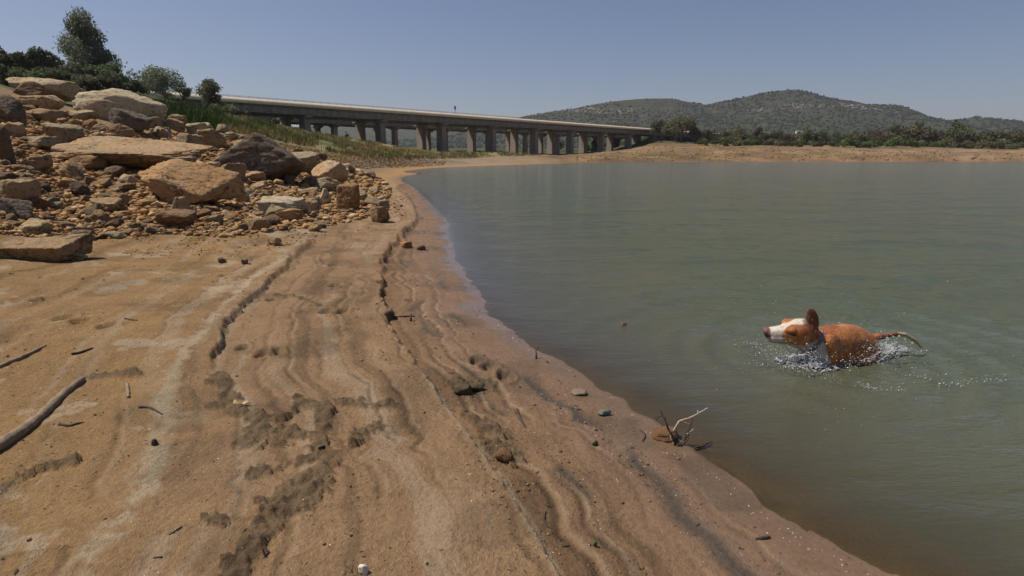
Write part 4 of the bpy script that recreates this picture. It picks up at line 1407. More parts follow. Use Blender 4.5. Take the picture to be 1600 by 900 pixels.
B(46, 408, 106, 38, 'brown', 'thick layered slab at the foot of the slope, left edge', 350, .75, sink=.2, power=14, sub=6, n_planes=6, extra=[((.05, -.35, 1), .5), ((.1, -1, -.3), .55)])
B(47, 268, 40, 28, 'orange', 'orange faceted stone left of the giant slab', 351, .8, n_planes=5)
B(104, 281, 40, 28, 'tan', 'stone block propped under the left of the giant slab', 352, .8)
B(128, 266, 44, 24, 'brown', 'mottled rock under the left overhang of the giant slab', 353, .8)
B(170, 279, 32, 20, 'dark', 'dark stone in the shade of the giant slab', 354, .8)
B(193, 296, 28, 24, 'pale', 'light grey faceted stone left of the tilted slab', 355, .8, n_planes=5)
B(20, 321, 52, 42, 'tan', 'mottled tan boulder at the left edge above the dark wedge', 356, .8)
B(18, 341, 46, 34, 'dark', 'dark wedge-shaped boulder at the left edge', 357, .8, n_planes=4, extra=[((.7, -.4, .6), .5)])
B(42, 367, 54, 24, 'tan', 'flat brown-grey slab behind the thick layered slab', 358, .7, extra=[((0, -.5, 1), .5)])
B(152, 349, 30, 21, 'brown', 'squat stone carrying the small overhanging slab', 359, .8, n_planes=4)
B(157, 331, 40, 18, 'orange', 'small orange overhanging slab resting on a squat stone', 360, .8, tilt=(0, 10), lift=.05)
B(276, 341, 32, 33, 'tan', 'tilted faceted block below the tilted slab', 361, .8, n_planes=4, tilt=(0, -16))
B(266, 357, 64, 30, 'brown', 'low brown wedge lying below the faceted block', 362, .6, n_planes=4, extra=[((.5, -.3, 1), .5)])
B(298, 340, 16, 19, 'brown', 'small brown stone wedged beside the faceted block', 363, .8)
B(101, 296, 34, 16, 'brown', 'flat brown stone in the gravel below the giant slab', 364, .8)
B(120, 377, 32, 17, 'dark', 'reddish dark rock at the foot of the slope', 365, .8)
B(117, 408, 24, 13, 'tan', 'small stone right of the thick layered slab', 366, .8)
B(427, 384, 22, 15, 'orange', 'lone orange stone on the sand below the rubble', 367, .8)
B(490, 362, 20, 12, 'orange', 'orange pebble-like rock at the lower edge of the rubble', 368, .8)

# medium rocks: look-alikes sharing a dozen shapes
protos = []
for k in range(14):
    pp, ff = rock_shape(400 + k, 4, 9, 15, 0.08)
    protos.append((pp, ff))
pm = {}
for k, (pp, ff) in enumerate(protos):
    for kind in RK:
        me = new_mesh('rock', pp, ff, True)
        me.materials.append(RK[kind])
        pm[(k, kind)] = me
FIELD = [(0, 158), (110, 178), (180, 200), (250, 200), (350, 214), (440, 232), (520, 256), (590, 276), (612, 298), (600, 335), (540, 348), (500, 356), (420, 362), (350, 372), (260, 366), (180, 372), (110, 378), (60, 372), (0, 366)]


def sample_px(poly, n, seed):
    rg = np.random.default_rng(seed)
    xs, ys = np.array(poly, float).T
    px, py = rg.uniform(xs.min(), xs.max(), n * 6), rg.uniform(ys.min(), ys.max(), n * 6)
    m = inside(px, py, poly)
    return px[m][:n], py[m][:n]


rgm = random.Random(12)
mx_, my_ = sample_px(FIELD, 296, 31)
P = ground_at(mx_, my_)
ROCKS, ROCK_OBJ = [], []
for (x, y, z), ppx, ppy in zip(P, mx_, my_):
    w = rgm.choice([9, 10, 12, 14, 16, 18, 21, 25, 31]) * (y * CP) / F_PX
    kind = rgm.choices(['pale', 'tan', 'brown', 'orange', 'dark'], [3, 5, 3, 2, 1.2])[0]
    ROCKS.append((ppx, ppy, w * F_PX / (y * CP), kind))
    o = link('rock', pm[(rgm.randrange(14), kind)], None, None, (x, y, z - w * .12))
    ROCK_OBJ.append(o)
    o.scale = (w * rgm.uniform(.85, 1.2), w * rgm.uniform(.7, 1.1), w * rgm.uniform(.45, .85))
    o.rotation_euler = (rgm.uniform(-.3, .3), rgm.uniform(-.3, .3), rgm.uniform(0, 6.28))

MARKS = [(57, 138, 'broad pale skyline boulder'), (168, 165, 'largest smooth skyline boulder'), (193, 190, 'dark boulder leaning on the skyline one'), (8, 172, 'rounded dark left-edge boulder'),
         (85, 210, 'rounded boulder above the giant slab'), (287, 226, 'squarish tan boulder'), (328, 218, 'rounded cubic boulder'), (398, 245, 'big peaked boulder'),
         (476, 255, 'overhanging tan boulder'), (511, 272, 'pale tilted slab boulder'), (357, 270, 'brown angular block'), (542, 308, 'upright rusty block'), (436, 325, 'low pale slab'),
         (591, 336, 'lone brown boulder'), (130, 245, 'giant slab, left half'), (240, 245, 'giant slab, right half'), (282, 285, 'large tilted wavy slab'), (48, 390, 'thick layered slab'), (47, 255, 'orange faceted stone'),
         (20, 302, 'mottled left-edge boulder'), (18, 326, 'dark left-edge wedge'), (157, 330, 'small overhanging slab'), (276, 332, 'tilted faceted block'), (120, 370, 'reddish dark rock'),
         (275, 190, 'pale crest boulder'), (232, 193, 'jagged crest rock'), (193, 286, 'light grey faceted stone'), (374, 307, 'whitish block'), (101, 290, 'flat brown stone'), (490, 320, 'rounded tan stone')]
HUE = {'pale': 'pale', 'tan': 'tan', 'brown': 'brown', 'orange': 'orange-tan', 'dark': 'dark'}
used = {}
for (a, b_, w_, kd), o in zip(ROCKS, ROCK_OBJ):
    mk = min(MARKS, key=lambda m: (m[0] - a) ** 2 + (1.5 * (m[1] - b_)) ** 2)
    dx, dy = a - mk[0], b_ - mk[1]
    side = ('right of' if dx > 0 else 'left of') if abs(dx) > 1.2 * abs(dy) else ('below' if dy > 0 else 'above')
    if .5 * abs(dy) < abs(dx) <= 1.2 * abs(dy):
        side = ('below' if dy > 0 else 'above') + (' and right of' if dx > 0 else ' and left of')
    size = 'small' if w_ < 10 else 'middling' if w_ < 15 else 'large'
    key = f'{size} {HUE[kd]} loose rock {side} the {mk[2]}'
    used.setdefault(key, []).append((math.hypot(dx, dy), o))
for key, lst in used.items():
    lst.sort(key=lambda q: q[0])
    for i, (_, o) in enumerate(lst):
        tag(o, key if len(lst) == 1 else key + [', nearest one', ', second nearest', ', third nearest', ', fourth nearest', ', fifth nearest'][min(i, 4)], 'rock', 'loose rocks in the rubble')


def rubble(name, P, size, sub, cols, seed, label, cat='stones', flat=.65, kind_mat=None):
    rg = np.random.default_rng(seed)
    bv, bf = ICO[sub]
    n = len(P)
    q = rg.normal(size=(n, 4))
    q /= np.linalg.norm(q, axis=1)[:, None]
    w_, x_, y_, z_ = q.T
    M = np.stack([np.stack([1 - 2 * (y_ ** 2 + z_ ** 2), 2 * (x_ * y_ - w_ * z_), 2 * (x_ * z_ + w_ * y_)], -1),
                  np.stack([2 * (x_ * y_ + w_ * z_), 1 - 2 * (x_ ** 2 + z_ ** 2), 2 * (y_ * z_ - w_ * x_)], -1),
                  np.stack([2 * (x_ * z_ - w_ * y_), 2 * (y_ * z_ + w_ * x_), 1 - 2 * (x_ ** 2 + y_ ** 2)], -1)], 1)
    sh = bv[None] * (1 + rg.uniform(-.28, .28, (n, len(bv), 1))) * rg.uniform(.6, 1.15, (n, 1, 3))
    sh = np.clip(sh * 1.25, -.64, .64)
    v = np.einsum('nij,nkj->nki', M, sh) * size[:, None, None]
    v[:, :, 2] *= flat
    v = v + P[:, None]
    v[:, :, 2] += (size * .25)[:, None]
    f = bf[None] + (np.arange(n) * len(bv))[:, None, None]
    me = new_mesh(name, v.reshape(-1, 3), f.reshape(-1, 3), False)
    set_col(me, 'tint', np.repeat(cols, len(bv), 0))
    o = link(name, me, kind_mat)
    return tag(o, label, cat, kind='stuff')


def stone_cols(n, seed):
    rg = np.random.default_rng(seed)
    pal = np.array([(.40, .29, .175), (.34, .225, .12), (.26, .165, .09), (.33, .18, .075), (.17, .12, .085), (.44, .35, .24)])
    return pal[rg.choice(6, n, p=[.25, .27, .2, .1, .08, .1])] * rg.uniform(.6, 1.1, (n, 1)) * np.array([1.05, .92, .74])


M_STONE = tinted('rubble_stone', None, 0.9, 14.0)
ax_, ay_ = sample_px(FIELD, 8000, 41)
cl = fbm2(ax_ * .02, ay_ * .04, 3, 43) > -.34
P = ground_at(ax_[cl], ay_[cl])
sz_ = np.random.default_rng(44).choice([1.2, 1.6, 2.1, 2.7, 3.6, 4.8], len(P), p=[.22, .25, .22, .15, .10, .06]) * P[:, 1] / F_PX * 1.35
rubble('rubble', P, sz_, 1, stone_cols(len(P), 45), 46, 'small broken sandstone rubble between the boulders', kind_mat=M_STONE)
ax_, ay_ = sample_px(FIELD, 3600, 141)
P = ground_at(ax_, ay_)
sz_ = np.random.default_rng(144).choice([2.6, 3.4, 4.6, 6.2, 8.0], len(P), p=[.36, .28, .2, .11, .05]) * P[:, 1] / F_PX * 1.2
rubble('broken_stones', P, sz_, 2, stone_cols(len(P), 145), 146, 'broken stones packed between the boulders', kind_mat=M_STONE)
LOW = [(100, 350), (200, 348), (330, 340), (470, 335), (600, 300), (640, 300), (625, 350), (560, 365), (500, 372), (440, 388), (380, 402), (300, 400), (200, 400), (110, 400)]
ax_, ay_ = sample_px(LOW, 2400, 47)
cl = fbm2(ax_ * .03, ay_ * .06, 3, 48) > -.1
P = ground_at(ax_[cl], ay_[cl])
sz_ = np.random.default_rng(49).choice([.5, .7, 1.0, 1.4, 2.2], len(P), p=[.3, .3, .2, .15, .05]) * P[:, 1] / F_PX * 1.3
rubble('gravel', P, sz_, 1, stone_cols(len(P), 50) * .85, 51, 'gravel and stone chips at the foot of the rock slope', kind_mat=M_STONE)
FARG = [(430, 222), (520, 238), (640, 249), (700, 252), (690, 259), (620, 262), (560, 264), (490, 248), (440, 236)]
ax_, ay_ = sample_px(FARG, 3000, 52)
P = ground_at(ax_, ay_)
sz_ = np.random.default_rng(53).uniform(.6, 1.8, len(P)) * np.minimum(P[:, 1], 70) / F_PX
rubble('shingle', P, sz_, 1, stone_cols(len(P), 54) * .8, 55, 'shingle and stones along the foot of the grassy bank', kind_mat=M_STONE)
FARB = [(900, 240), (1000, 228), (1100, 230), (1300, 233), (1600, 238), (1600, 251), (1000, 251), (900, 252)]
ax_, ay_ = sample_px(FARB, 1300, 56)
P = ground_at(ax_, ay_)
P = P[(P[:, 1] < 300)]
sz_ = np.random.default_rng(57).uniform(.25, 1.0, len(P)) ** 2.5 * .42
fc = stone_cols(len(P), 58)
gsel = np.random.default_rng(59).uniform(size=len(P)) < .45
fc[gsel] = np.array([.11, .10, .045])
rubble('bank_stones', P, sz_, 1, fc, 60, 'stones and dry tufts scattered over the far brown bank', kind_mat=M_STONE)

#@@PART3@@
# ------------------------------------------------------------------ the swimming dog
FW = Vector((-.985, -.17, 0)).normalized()                 # heading
LF = Vector((-FW.y, FW.x, 0))                               # its left side, towards the viewer
UP = Vector((0, 0, 1))
DO = Vector((DOG_AT[0], DOG_AT[1], 0)) - LF * 0.11


def dp(a, b, c):
    return DO + FW * a + LF * b + UP * c


HS = dp(.182, .01, .262)                                    # centre of the skull
hf_ = (Vector((-.995, .10, 0)).normalized() + Vector((0, 0, -.02))).normalized()
hu_ = (Matrix.Rotation(R(20), 3, hf_) @ UP)
hu_ = (hu_ - hf_ * hu_.dot(hf_)).normalized()
hl_ = hu_.cross(hf_).normalized()
if hl_.dot(LF) < 0:
    hl_ = -hl_
if hu_.dot(LF) < 0:                                         # roll the crown of the head towards the viewer
    hu_ = (Matrix.Rotation(R(-40), 3, hf_) @ hu_).normalized()
    hl_ = hu_.cross(hf_).normalized()
    if hl_.dot(LF) < 0:
        hl_ = -hl_


HSC = 1.13


def hp(f, l, u):
    return HS + (hf_ * f + hl_ * l + hu_ * u) * HSC


BA, HA = (FW, LF, UP), (hf_, hl_, hu_)


def ell(mb, c, axes, r):
    v, f = ICO[3]
    A = np.array([list(a) for a in axes])
    if axes is HA:
        r = [q * HSC for q in r]
    p = (v * np.array(r)) @ A + np.array(c[:])
    mb.add(p, [tuple(q) for q in f])


def caps(mb, pts, rad):
    """chain of overlapping balls that the remesh melts into a limb"""
    for (p, q, r0, r1) in zip(pts[:-1], pts[1:], rad[:-1], rad[1:]):
        n = max(2, int((q - p).length / (min(r0, r1) * 0.35)))
        for k in range(n + 1):
            u = k / n
            v, f = ICO[2]
            mb.add(v * (r0 + (r1 - r0) * u) + np.array((p + (q - p) * u)[:]), [tuple(z) for z in f])


mb = MB()
# trunk: deep chest narrowing to the loin, swelling again at the rump
ks = np.array([.09, .03, -.05, -.14, -.24, -.34, -.42, -.48, -.535])
tz = np.array([.13, .115, .105, .108, .114, .108, .086, .062, .05])
tw = np.array([.070, .100, .118, .122, .124, .116, .112, .098, .060])
th_ = np.array([.10, .155, .183, .188, .182, .168, .150, .132, .09])
for a0 in np.linspace(.09, -.535, 44):
    o0 = -ks
    ell(mb, dp(a0, 0, float(np.interp(-a0, o0, tz))), BA, (.07 if a0 > -.47 else .035, float(np.interp(-a0, o0, tw)), float(np.interp(-a0, o0, th_))))
for s_ in (-1, 1):
    ell(mb, dp(-.42, s_ * .08, -.05), BA, (.11, .05, .13))
    ell(mb, dp(-.05, s_ * .092, .085), BA, (.095, .050, .165))
    caps(mb, [dp(.02, s_ * .09, .03), dp(.04, s_ * .09, -.16), dp(.10, s_ * .085, -.27)], [.05, .038, .03])
    caps(mb, [dp(-.42, s_ * .09, -.10), dp(-.37, s_ * .09, -.2), dp(-.46, s_ * .085, -.32)], [.06, .04, .03])
caps(mb, [dp(-.05, 0, .165), dp(.06, .0, .19), dp(.13, .005, .235)], [.118, .094, .084])
caps(mb, [dp(.04, .01, .09), dp(.12, .01, .17)], [.085, .07])
# head
ell(mb, hp(0, 0, 0), HA, (.112, .090, .090))
ell(mb, hp(-.055, 0, .012), HA, (.07, .072, .07))
for s_ in (-1, 1):
    ell(mb, hp(.0, s_ * .046, -.042), HA, (.090, .050, .066))
    ell(mb, hp(.066, s_ * .042, .040), HA, (.046, .032, .028))
caps(mb, [hp(.06, 0, -.012), hp(.12, 0, -.018), hp(.185, 0, -.022)], [.076, .063, .052])
for s_ in (-1, 1):
    caps(mb, [hp(.09, s_ * .024, -.038), hp(.178, s_ * .022, -.044)], [.050, .041])
caps(mb, [hp(.02, 0, -.062), hp(.09, 0, -.078), hp(.160, 0, -.074)], [.052, .041, .032])
ell(mb, hp(.219, 0, -.002), HA, (.021, .029, .025))
# near ear, thrown upright; far ear folded back
ear_a = (hp(-.085, .045, .02))
ear_t = ear_a + UP * .19 + FW * .065
ed = (ear_t - ear_a).normalized()
ew = (FW * .8 - LF * .45)
ew = (ew - ed * ew.dot(ed)).normalized()
en = ed.cross(ew)
ell(mb, ear_a + (ear_t - ear_a) * .56, (ed, ew, en), (.104, .050, .013))
ell(mb, ear_a + (ear_t - ear_a) * .22, (ed, ew, en), (.06, .036, .018))
ell(mb, hp(-.07, -.075, .02), HA, (.06, .016, .04))
# tail
tail = [dp(-.50, 0, .165), dp(-.60, 0, .175), dp(-.70, .0, .185), dp(-.80, 0, .175), dp(-.89, .01, .125), dp(-.97, .01, .055)]
caps(mb, tail, [.034, .027, .022, .019, .015, .008])
raw = new_mesh('raw', mb.v, mb.f)
tmp = bpy.data.objects.new('raw', raw)
col.objects.link(tmp)
rm = tmp.modifiers.new('r', 'REMESH'); rm.mode = 'VOXEL'; rm.voxel_size = 0.0068
sm = tmp.modifiers.new('s', 'SMOOTH'); sm.factor = .5; sm.iterations = 7
dg = bpy.context.evaluated_depsgraph_get()
dg.update()
body_me = bpy.data.meshes.new_from_object(tmp.evaluated_get(dg))
bpy.data.objects.remove(tmp)
bpy.data.meshes.remove(raw)
body_me.name = 'dog_body'
nv = len(body_me.vertices)
co = np.empty(nv * 3, np.float32)
body_me.vertices.foreach_get('co', co)
co = co.reshape(-1, 3).astype(float)
rel = co - np.array(DO[:])
A_, B_, C_ = rel @ np.array(FW[:]), rel @ np.array(LF[:]), rel[:, 2]
rh = co - np.array(HS[:])
hF, hL, hU = rh @ np.array(hf_[:]) / HSC, rh @ np.array(hl_[:]) / HSC, rh @ np.array(hu_[:]) / HSC
fur = np.tile(np.array([.46, .150, .034]), (nv, 1))
nz = fbm3(co * 14, 3, 5)
fur = lerp(fur, np.array([.58, .24, .075]), 0.7 * sstep(-.1, .35, nz))
fur = lerp(fur, np.array([.28, .066, .014]), 0.7 * sstep(.05, .4, -fbm3(co * 9, 3, 8)))
white = np.array([.66, .57, .46])
e2 = 0.018 * fbm3(co * 30, 2, 15)
is_head = (hF > -.13) & (np.abs(hL) < .13) & (hU > -.12) & (A_ > .03)
ear_pt = np.array(ear_a[:])
is_ear = ((co - ear_pt) @ np.array(ed[:]) > .02) & (np.abs((co - ear_pt) @ np.array(ew[:])) < .065) & (np.abs((co - ear_pt) @ np.array(en[:])) < .03)
chest = sstep(-.012, .012, A_ - (.052 - .32 * (.27 - C_)) + e2) * (A_ > -.06)
fur = lerp(fur, np.array([.27, .075, .02]), .75 * is_head * sstep(.015, .05, hU) * sstep(.06, .0, hF))
fur = lerp(fur, np.array([.30, .085, .022]), .65 * is_head * sstep(-.02, -.06, hF))
fur = lerp(fur, white * .95, chest * ~is_head)
neck_under = sstep(.0, .02, -hU - .045 - .16 * np.clip(hF, -.1, 0) + e2) * is_head
fur = lerp(fur, white * np.array([.95, .9, .85]), neck_under * is_head * (hF < .12))
muz = sstep(.108, .132, hF + e2 + .25 * np.maximum(-hU - .02, 0)) * is_head
fur = lerp(fur, white, muz)
blaze = sstep(.006, -.006, np.abs(hL) - (.020 + .012 * sstep(.06, .14, hF) + .012 * sstep(.06, .02, hF)) + e2 * .6) * sstep(-.045, -.02, hF + e2) * (hU > .0) * is_head
fur = lerp(fur, white * 1.08, blaze)
cheek = np.exp(-(((hF - .085) / .03) ** 2 + ((hL - .07) / .04) ** 2 + ((hU + .005) / .018) ** 2)) * is_head
fur = lerp(fur, np.array([.58, .36, .19]), .7 * cheek)
lip = np.exp(-((hU + .062 + .02 * (hF > .2)) / .007) ** 2) * (hF > .07) * (hF < .205) * is_head
fur = lerp(fur, np.array([.10, .05, .035]), .75 * lip)
nose = sstep(.193, .201, hF) * (hU > -.045) * is_head
fur = lerp(fur, np.array([.26, .105, .09]), nose)
fur = lerp(fur, np.array([.055, .026, .022]), nose * sstep(-.004, -.016, hU))
nostril = np.exp(-(((hF - .233) / .012) ** 2 + ((np.abs(hL) - .014) / .007) ** 2 + ((hU + .014) / .008) ** 2))
fur = lerp(fur, np.array([.03, .012, .01]), nostril)
fur = lerp(fur, np.array([.15, .036, .012]), (is_ear * (.8 + .3 * nz.clip(-1, 1))).clip(0, 1))
fur = lerp(fur, np.array([.20, .075, .03]), sstep(-.53, -.57, A_) * 0.8)
fur = lerp(fur, np.array([.62, .42, .22]), sstep(-.70, -.75, A_))
set_col(body_me, 'fur', np.clip(fur, .008, .85))
body_me.polygons.foreach_set('use_smooth', np.ones(len(body_me.polygons), bool))
body_me.materials.clear()
t = NT('dog_fur')
p = t.pos()
n1 = t.noise(t.mapping(p, (150, 150, 34), (R(20), R(25), 0)), 1.0, 4, 0.65)
n2 = t.noise(t.mapping(p, (1, 1, .55)), 24, 4, .65)
c = t.mix(1.0, t.attr('fur'), t.ramp(t.math('ADD', t.math('MULTIPLY', n1, .55), t.math('MULTIPLY', n2, .45)), [(.34, .42), (.5, .95), (.68, 1.35)]), 'MULTIPLY')
b = t.bsdf(c, 0.36, t.bump(n1, 1.0, .010), Specular_IOR_Level=.5)
dog = empty('dog', DO)
tag(dog, 'reddish-brown and white dog with a collar wading through the water', 'dog')
body_o = link('body', body_me, t.done(b), dog)
body_o.location = -DO
# collar, closed eyes
nd = (dp(.10, 0, .225) - dp(.0, 0, .155)).normalized()
cc_ = dp(.062, .002, .180)
ca = LF
cb = nd.cross(ca).normalized()
ring = []
for k in range(36):
    an = 2 * math.pi * k / 36
    rr = .106
    o_ = cc_ + (ca * math.cos(an) * .93 + cb * math.sin(an) * 1.05) * rr
    r_ = (o_ - cc_).normalized()
    ring.append([o_ - nd * .012, o_ - nd * .012 + r_ * .006, o_ + nd * .012 + r_ * .006, o_ + nd * .012])
vv = [q - DO for rg_ in ring for q in rg_]
ff = [(i * 4 + j, ((i + 1) % 36) * 4 + j, ((i + 1) % 36) * 4 + (j + 1) % 4, i * 4 + (j + 1) % 4) for i in range(36) for j in range(4)]
t = NT('collar_webbing')
w_ = t.n('TexWave', {'Vector': t.coords('Object'), 'Scale': 22.0})
collar = MB().add(vv, ff).build('collar', t.done(t.bsdf(t.ramp(w_.outputs['Fac'], [(.55, (.012, .012, .014)), (.8, (.30, .31, .33))]), .5)), dog)
low = min(ring, key=lambda q: q[1].z)
MB().tube([low[1] - DO, low[1] - DO - UP * .02], [.012, .014], 10).build('tag', simple('tag_metal', (.05, .05, .05), .35, .1, 10, 0), collar)
M_EYE = simple('eyelid_dark', (.030, .012, .009), .35, .2, 30, 0)
for s_ in (-1, 1):
    pts = [hp(.098 - .052 * k / 6, s_ * (.062 + .0135 * k / 6 + .006 * math.sin(math.pi * k / 6)), .030 - .016 * k / 6 + .004 * math.sin(math.pi * k / 6)) - DO for k in range(7)]
    MB().tube(pts, [.003, .006, .008, .0085, .008, .006, .003], 8).build('eye', M_EYE, dog, True)

# ------------------------------------------------------------------ splashes
t = NT('splash_water')
spl = t.bsdf((.95, .96, .97), .10, None, IOR=1.33, Transmission_Weight=.5, Specular_IOR_Level=.9)  # white body colour stands in for sun glints on the drops
M_SPLASH = t.done(spl)


def at_y(px, py, y):
    d = ray(px, py)
    return np.array([0, 0, CAM_H]) + d * (y / d[1])


rgs = np.random.default_rng(77)
drops, rads = [], []


def spray(n, cx, cy, sx, sy, r0, r1, dy=.12, floor=True):
    """drops given in the 4.44x enlargement of the dog, thrown up around its distance"""
    for _ in range(n):
        px = 1140 + (cx + rgs.normal() * sx) / 4.444
        py = 450 + (cy + rgs.normal() * sy) / 4.444
        q = at_y(px, py, DOG_AT[1] + rgs.normal() * dy)
        if q[2] < 0.004:
            q = on_z(px, py, rgs.uniform(.0, .012))
        drops.append(q)
        rads.append(rgs.uniform(r0, r1) * (1 if rgs.uniform() < .9 else 1.7))


def trail(n, pts, jit, r0, r1):
    pts = np.array(pts, float)
    for _ in range(n):
        u = rgs.uniform(0, len(pts) - 1)
        i = min(int(u), len(pts) - 2)
        q = pts[i] + (pts[i + 1] - pts[i]) * (u - i) + rgs.normal(size=2) * jit
        drops.append(on_z(1140 + q[0] / 4.444, 450 + q[1] / 4.444, rgs.uniform(.002, .03)))
        rads.append(rgs.uniform(r0, r1))


spray(420, 420, 480, 90, 38, .0022, .0060, -.12)
spray(430, 560, 500, 70, 45, .0022, .0065, -.16)
spray(120, 180, 410, 90, 40, .0018, .0042)
spray(430, 1090, 430, 85, 45, .0022, .0065)
spray(160, 950, 490, 90, 24, .0020, .0060)
spray(200, 760, 300, 190, 70, .0014, .0030, .10)
spray(520, 600, 300, 430, 210, .0012, .0028, .25)
spray(220, 1000, 620, 420, 130, .0014, .0032, .2)
spray(60, 150, 385, 60, 14, .002, .005, .03)
spray(120, 780, 525, 70, 14, .002, .006, .03)
trail(110, [(1250, 590), (1400, 620), (1550, 650), (1640, 655), (1780, 630), (1900, 640)], 22, .0020, .0065)
trail(90, [(880, 650), (970, 690), (1080, 705), (1230, 700)], 9, .002, .0055)
trail(120, [(70, 530), (250, 540), (420, 560), (620, 590), (760, 640)], 22, .002, .005)
trail(120, [(350, 520), (500, 555), (640, 575), (720, 560)], 12, .003, .0085)
drops, rads = np.array(drops), np.array(rads)
bv, bf = ICO[1]
n = len(drops)
shp = bv[None] * (1 + rgs.uniform(-.2, .2, (n, len(bv), 1))) * rgs.uniform(.7, 1.5, (n, 1, 3))
v = shp * rads[:, None, None] * (.40 + .55 * rgs.uniform(size=n)[:, None, None] ** 2) + drops[:, None]
f = bf[None] + (np.arange(n) * len(bv))[:, None, None]
o = link('splash_droplets', new_mesh('splash_droplets', v.reshape(-1, 3), f.reshape(-1, 3), True), M_SPLASH)
tag(o, 'spray of water droplets thrown up around the dog', 'water spray', kind='stuff')
strands, sheets = MB(), MB()


def strand(pts, r, dyy=0.0):
    P3 = [Vector(at_y(1140 + a / 4.444, 450 + b / 4.444, DOG_AT[1] + dyy)) for a, b in pts]
    P3 = [Vector(q) for q in catmull([list(q) for q in P3], 4)]
    strands.tube(P3, [r * .55 * rgs.uniform(.25, 1.5) for _ in P3], 6)


strand([(880, 505), (960, 490), (1010, 465), (1060, 440), (1110, 445), (1180, 430), (1245, 418), (1300, 440), (1360, 470)], .0065, .05)
strand([(1120, 440), (1150, 470), (1168, 510), (1182, 550), (1188, 600)], .0062, .05)
strand([(1060, 400), (1100, 425), (1140, 430), (1200, 400), (1245, 422)], .0055, .06)
strand([(1000, 480), (1020, 510), (1050, 500), (1100, 460)], .006, .04)
strand([(1090, 430), (1110, 400), (1150, 395), (1190, 440), (1150, 470)], .005, .06)
strand([(340, 470), (390, 510), (440, 520), (500, 540), (560, 530)], .0065, -.22)
strand([(420, 490), (450, 465), (500, 480), (540, 510), (600, 540)], .0065, -.2)
strand([(480, 470), (530, 460), (570, 490), (610, 500), (650, 530)], .0065, -.2)
# broken sheets of churned water, full of holes
for cx, cy, hw, hd, hh in ((470, 505, .24, .11, .055), (600, 535, .15, .09, .06), (1090, 455, .20, .10, .06), (930, 500, .16, .06, .035), (700, 560, .12, .06, .03)):
    c0 = on_z(1140 + cx / 4.444, 450 + cy / 4.444)
    gx_, gy_ = np.meshgrid(np.arange(-hw, hw, .0075), np.arange(-hd, hd, .0075))
    wx_, wy_ = gx_ + c0[0], gy_ + c0[1]
    msk = 1 - (gx_ / hw) ** 2 - (gy_ / hd) ** 2 + 1.3 * fbm2(wx_ * 14, wy_ * 14, 3, 301)
    rid = 1 - np.abs(fbm2(wx_ * 15, wy_ * 15, 2, 302)) * 2.6
    zz = np.clip(msk, 0, 1.2) * hh * np.clip(rid, 0, 1) ** 2 + .004
    hole = (msk > .3) & (rid > .35)
    nyy, nxx = gx_.shape
    ids = np.arange(nxx * nyy).reshape(nyy, nxx)
    qd = np.stack([ids[:-1, :-1], ids[:-1, 1:], ids[1:, 1:], ids[1:, :-1]], -1).reshape(-1, 4)
    qd = qd[hole.ravel()[qd].all(1)]
    ji = .003 * np.random.default_rng(303).normal(size=(nxx * nyy, 2))
    sheets.add(np.stack([wx_.ravel() + ji[:, 0], wy_.ravel() + ji[:, 1], zz.ravel()], 1), [tuple(int(i) for i in q) for q in qd])
t = NT('sheet_water')
M_SHEET = t.done(t.bsdf((.96, .98, .98), .03, None, IOR=1.33, Transmission_Weight=.72, Specular_IOR_Level=.8))
o = sheets.build('splash_sheets', M_SHEET, None, True)
tag(o, 'broken sheets of churned water around the dog', 'splash', kind='stuff')
o = strands.build('splash_strands', M_SPLASH, None, True)
tag(o, 'thin ropes of splashing water beside the dog', 'splash', kind='stuff')

# ------------------------------------------------------------------ driftwood and small things on the beach
M_DRIFT = simple('driftwood_grey', (.24, .175, .115), .9, .45, 18, .8, .01)
M_DWOOD = simple('wet_wood', (.055, .040, .030), .75, .4, 20, .6, .006)
M_BLEACH = simple('bleached_wood', (.42, .33, .24), .85, .25, 20, .5, .004)


def surf(px, py):
    g = G(px, py)
    return Vector((g[0], g[1], g[2]))


def stick(name, pts, wpx, label, cat, mat_=None, lift=None, n=8, knots=True, seed=0):
    """a stick lying on the sand along photograph points; wpx widths in pixels"""
    rg = random.Random(seed + int(pts[0][0] * 7))
    P = [surf(*q) for q in pts]
    cen = P[0].copy()
    W = [w * (q.y * CP + CAM_H * SP) / F_PX / 2 for w, q in zip(wpx, P)]
    Q = catmull([list(q - cen) + [w] for q, w in zip(P, W)], 5)
    path, rad = [], []
    for i, q in enumerate(Q):
        r = max(.0012, q[3]) * (1 + (.16 * rg.uniform(-1, 1) if knots else 0))
        path.append((q[0] + rg.uniform(-.2, .2) * r, q[1] + rg.uniform(-.2, .2) * r, q[2] + r * .55 + (lift or 0)))
        rad.append(r)
    o = MB().tube(path, rad, n).build(name, mat_ or M_DWOOD, None, True, cen)
    return tag(o, label, cat)


stick('driftwood_branch', [(-25, 716), (20, 688), (62, 655), (98, 620), (130, 594)], [19, 18, 14, 12, 9], 'thick weathered driftwood branch at the left edge of the beach', 'branch', M_DRIFT, n=12)
stick('driftwood_branch', [(-12, 578), (25, 564), (50, 552), (72, 540)], [7, 6.5, 5.5, 3], 'thin pale branch at the left edge above the thick one', 'branch', M_DRIFT)
stick('twig', [(112, 554), (128, 551), (145, 544)], [4.5, 4, 2.5], 'short dark twig right of the thin pale branch', 'twig')
stick('twig', [(199, 600), (200, 611), (201, 622)], [4, 4.5, 4], 'stubby brown stick right of the thick branch tip', 'twig', M_DRIFT)
stick('twig', [(92, 664), (108, 666), (120, 663), (131, 660)], [4.5, 4, 4, 1.5], 'dark tapered twig below the thick branch', 'twig')
stick('twig', [(218, 637), (235, 638), (254, 648)], [4.5, 4, 2], 'bent dark twig beside the pale crust line', 'twig')
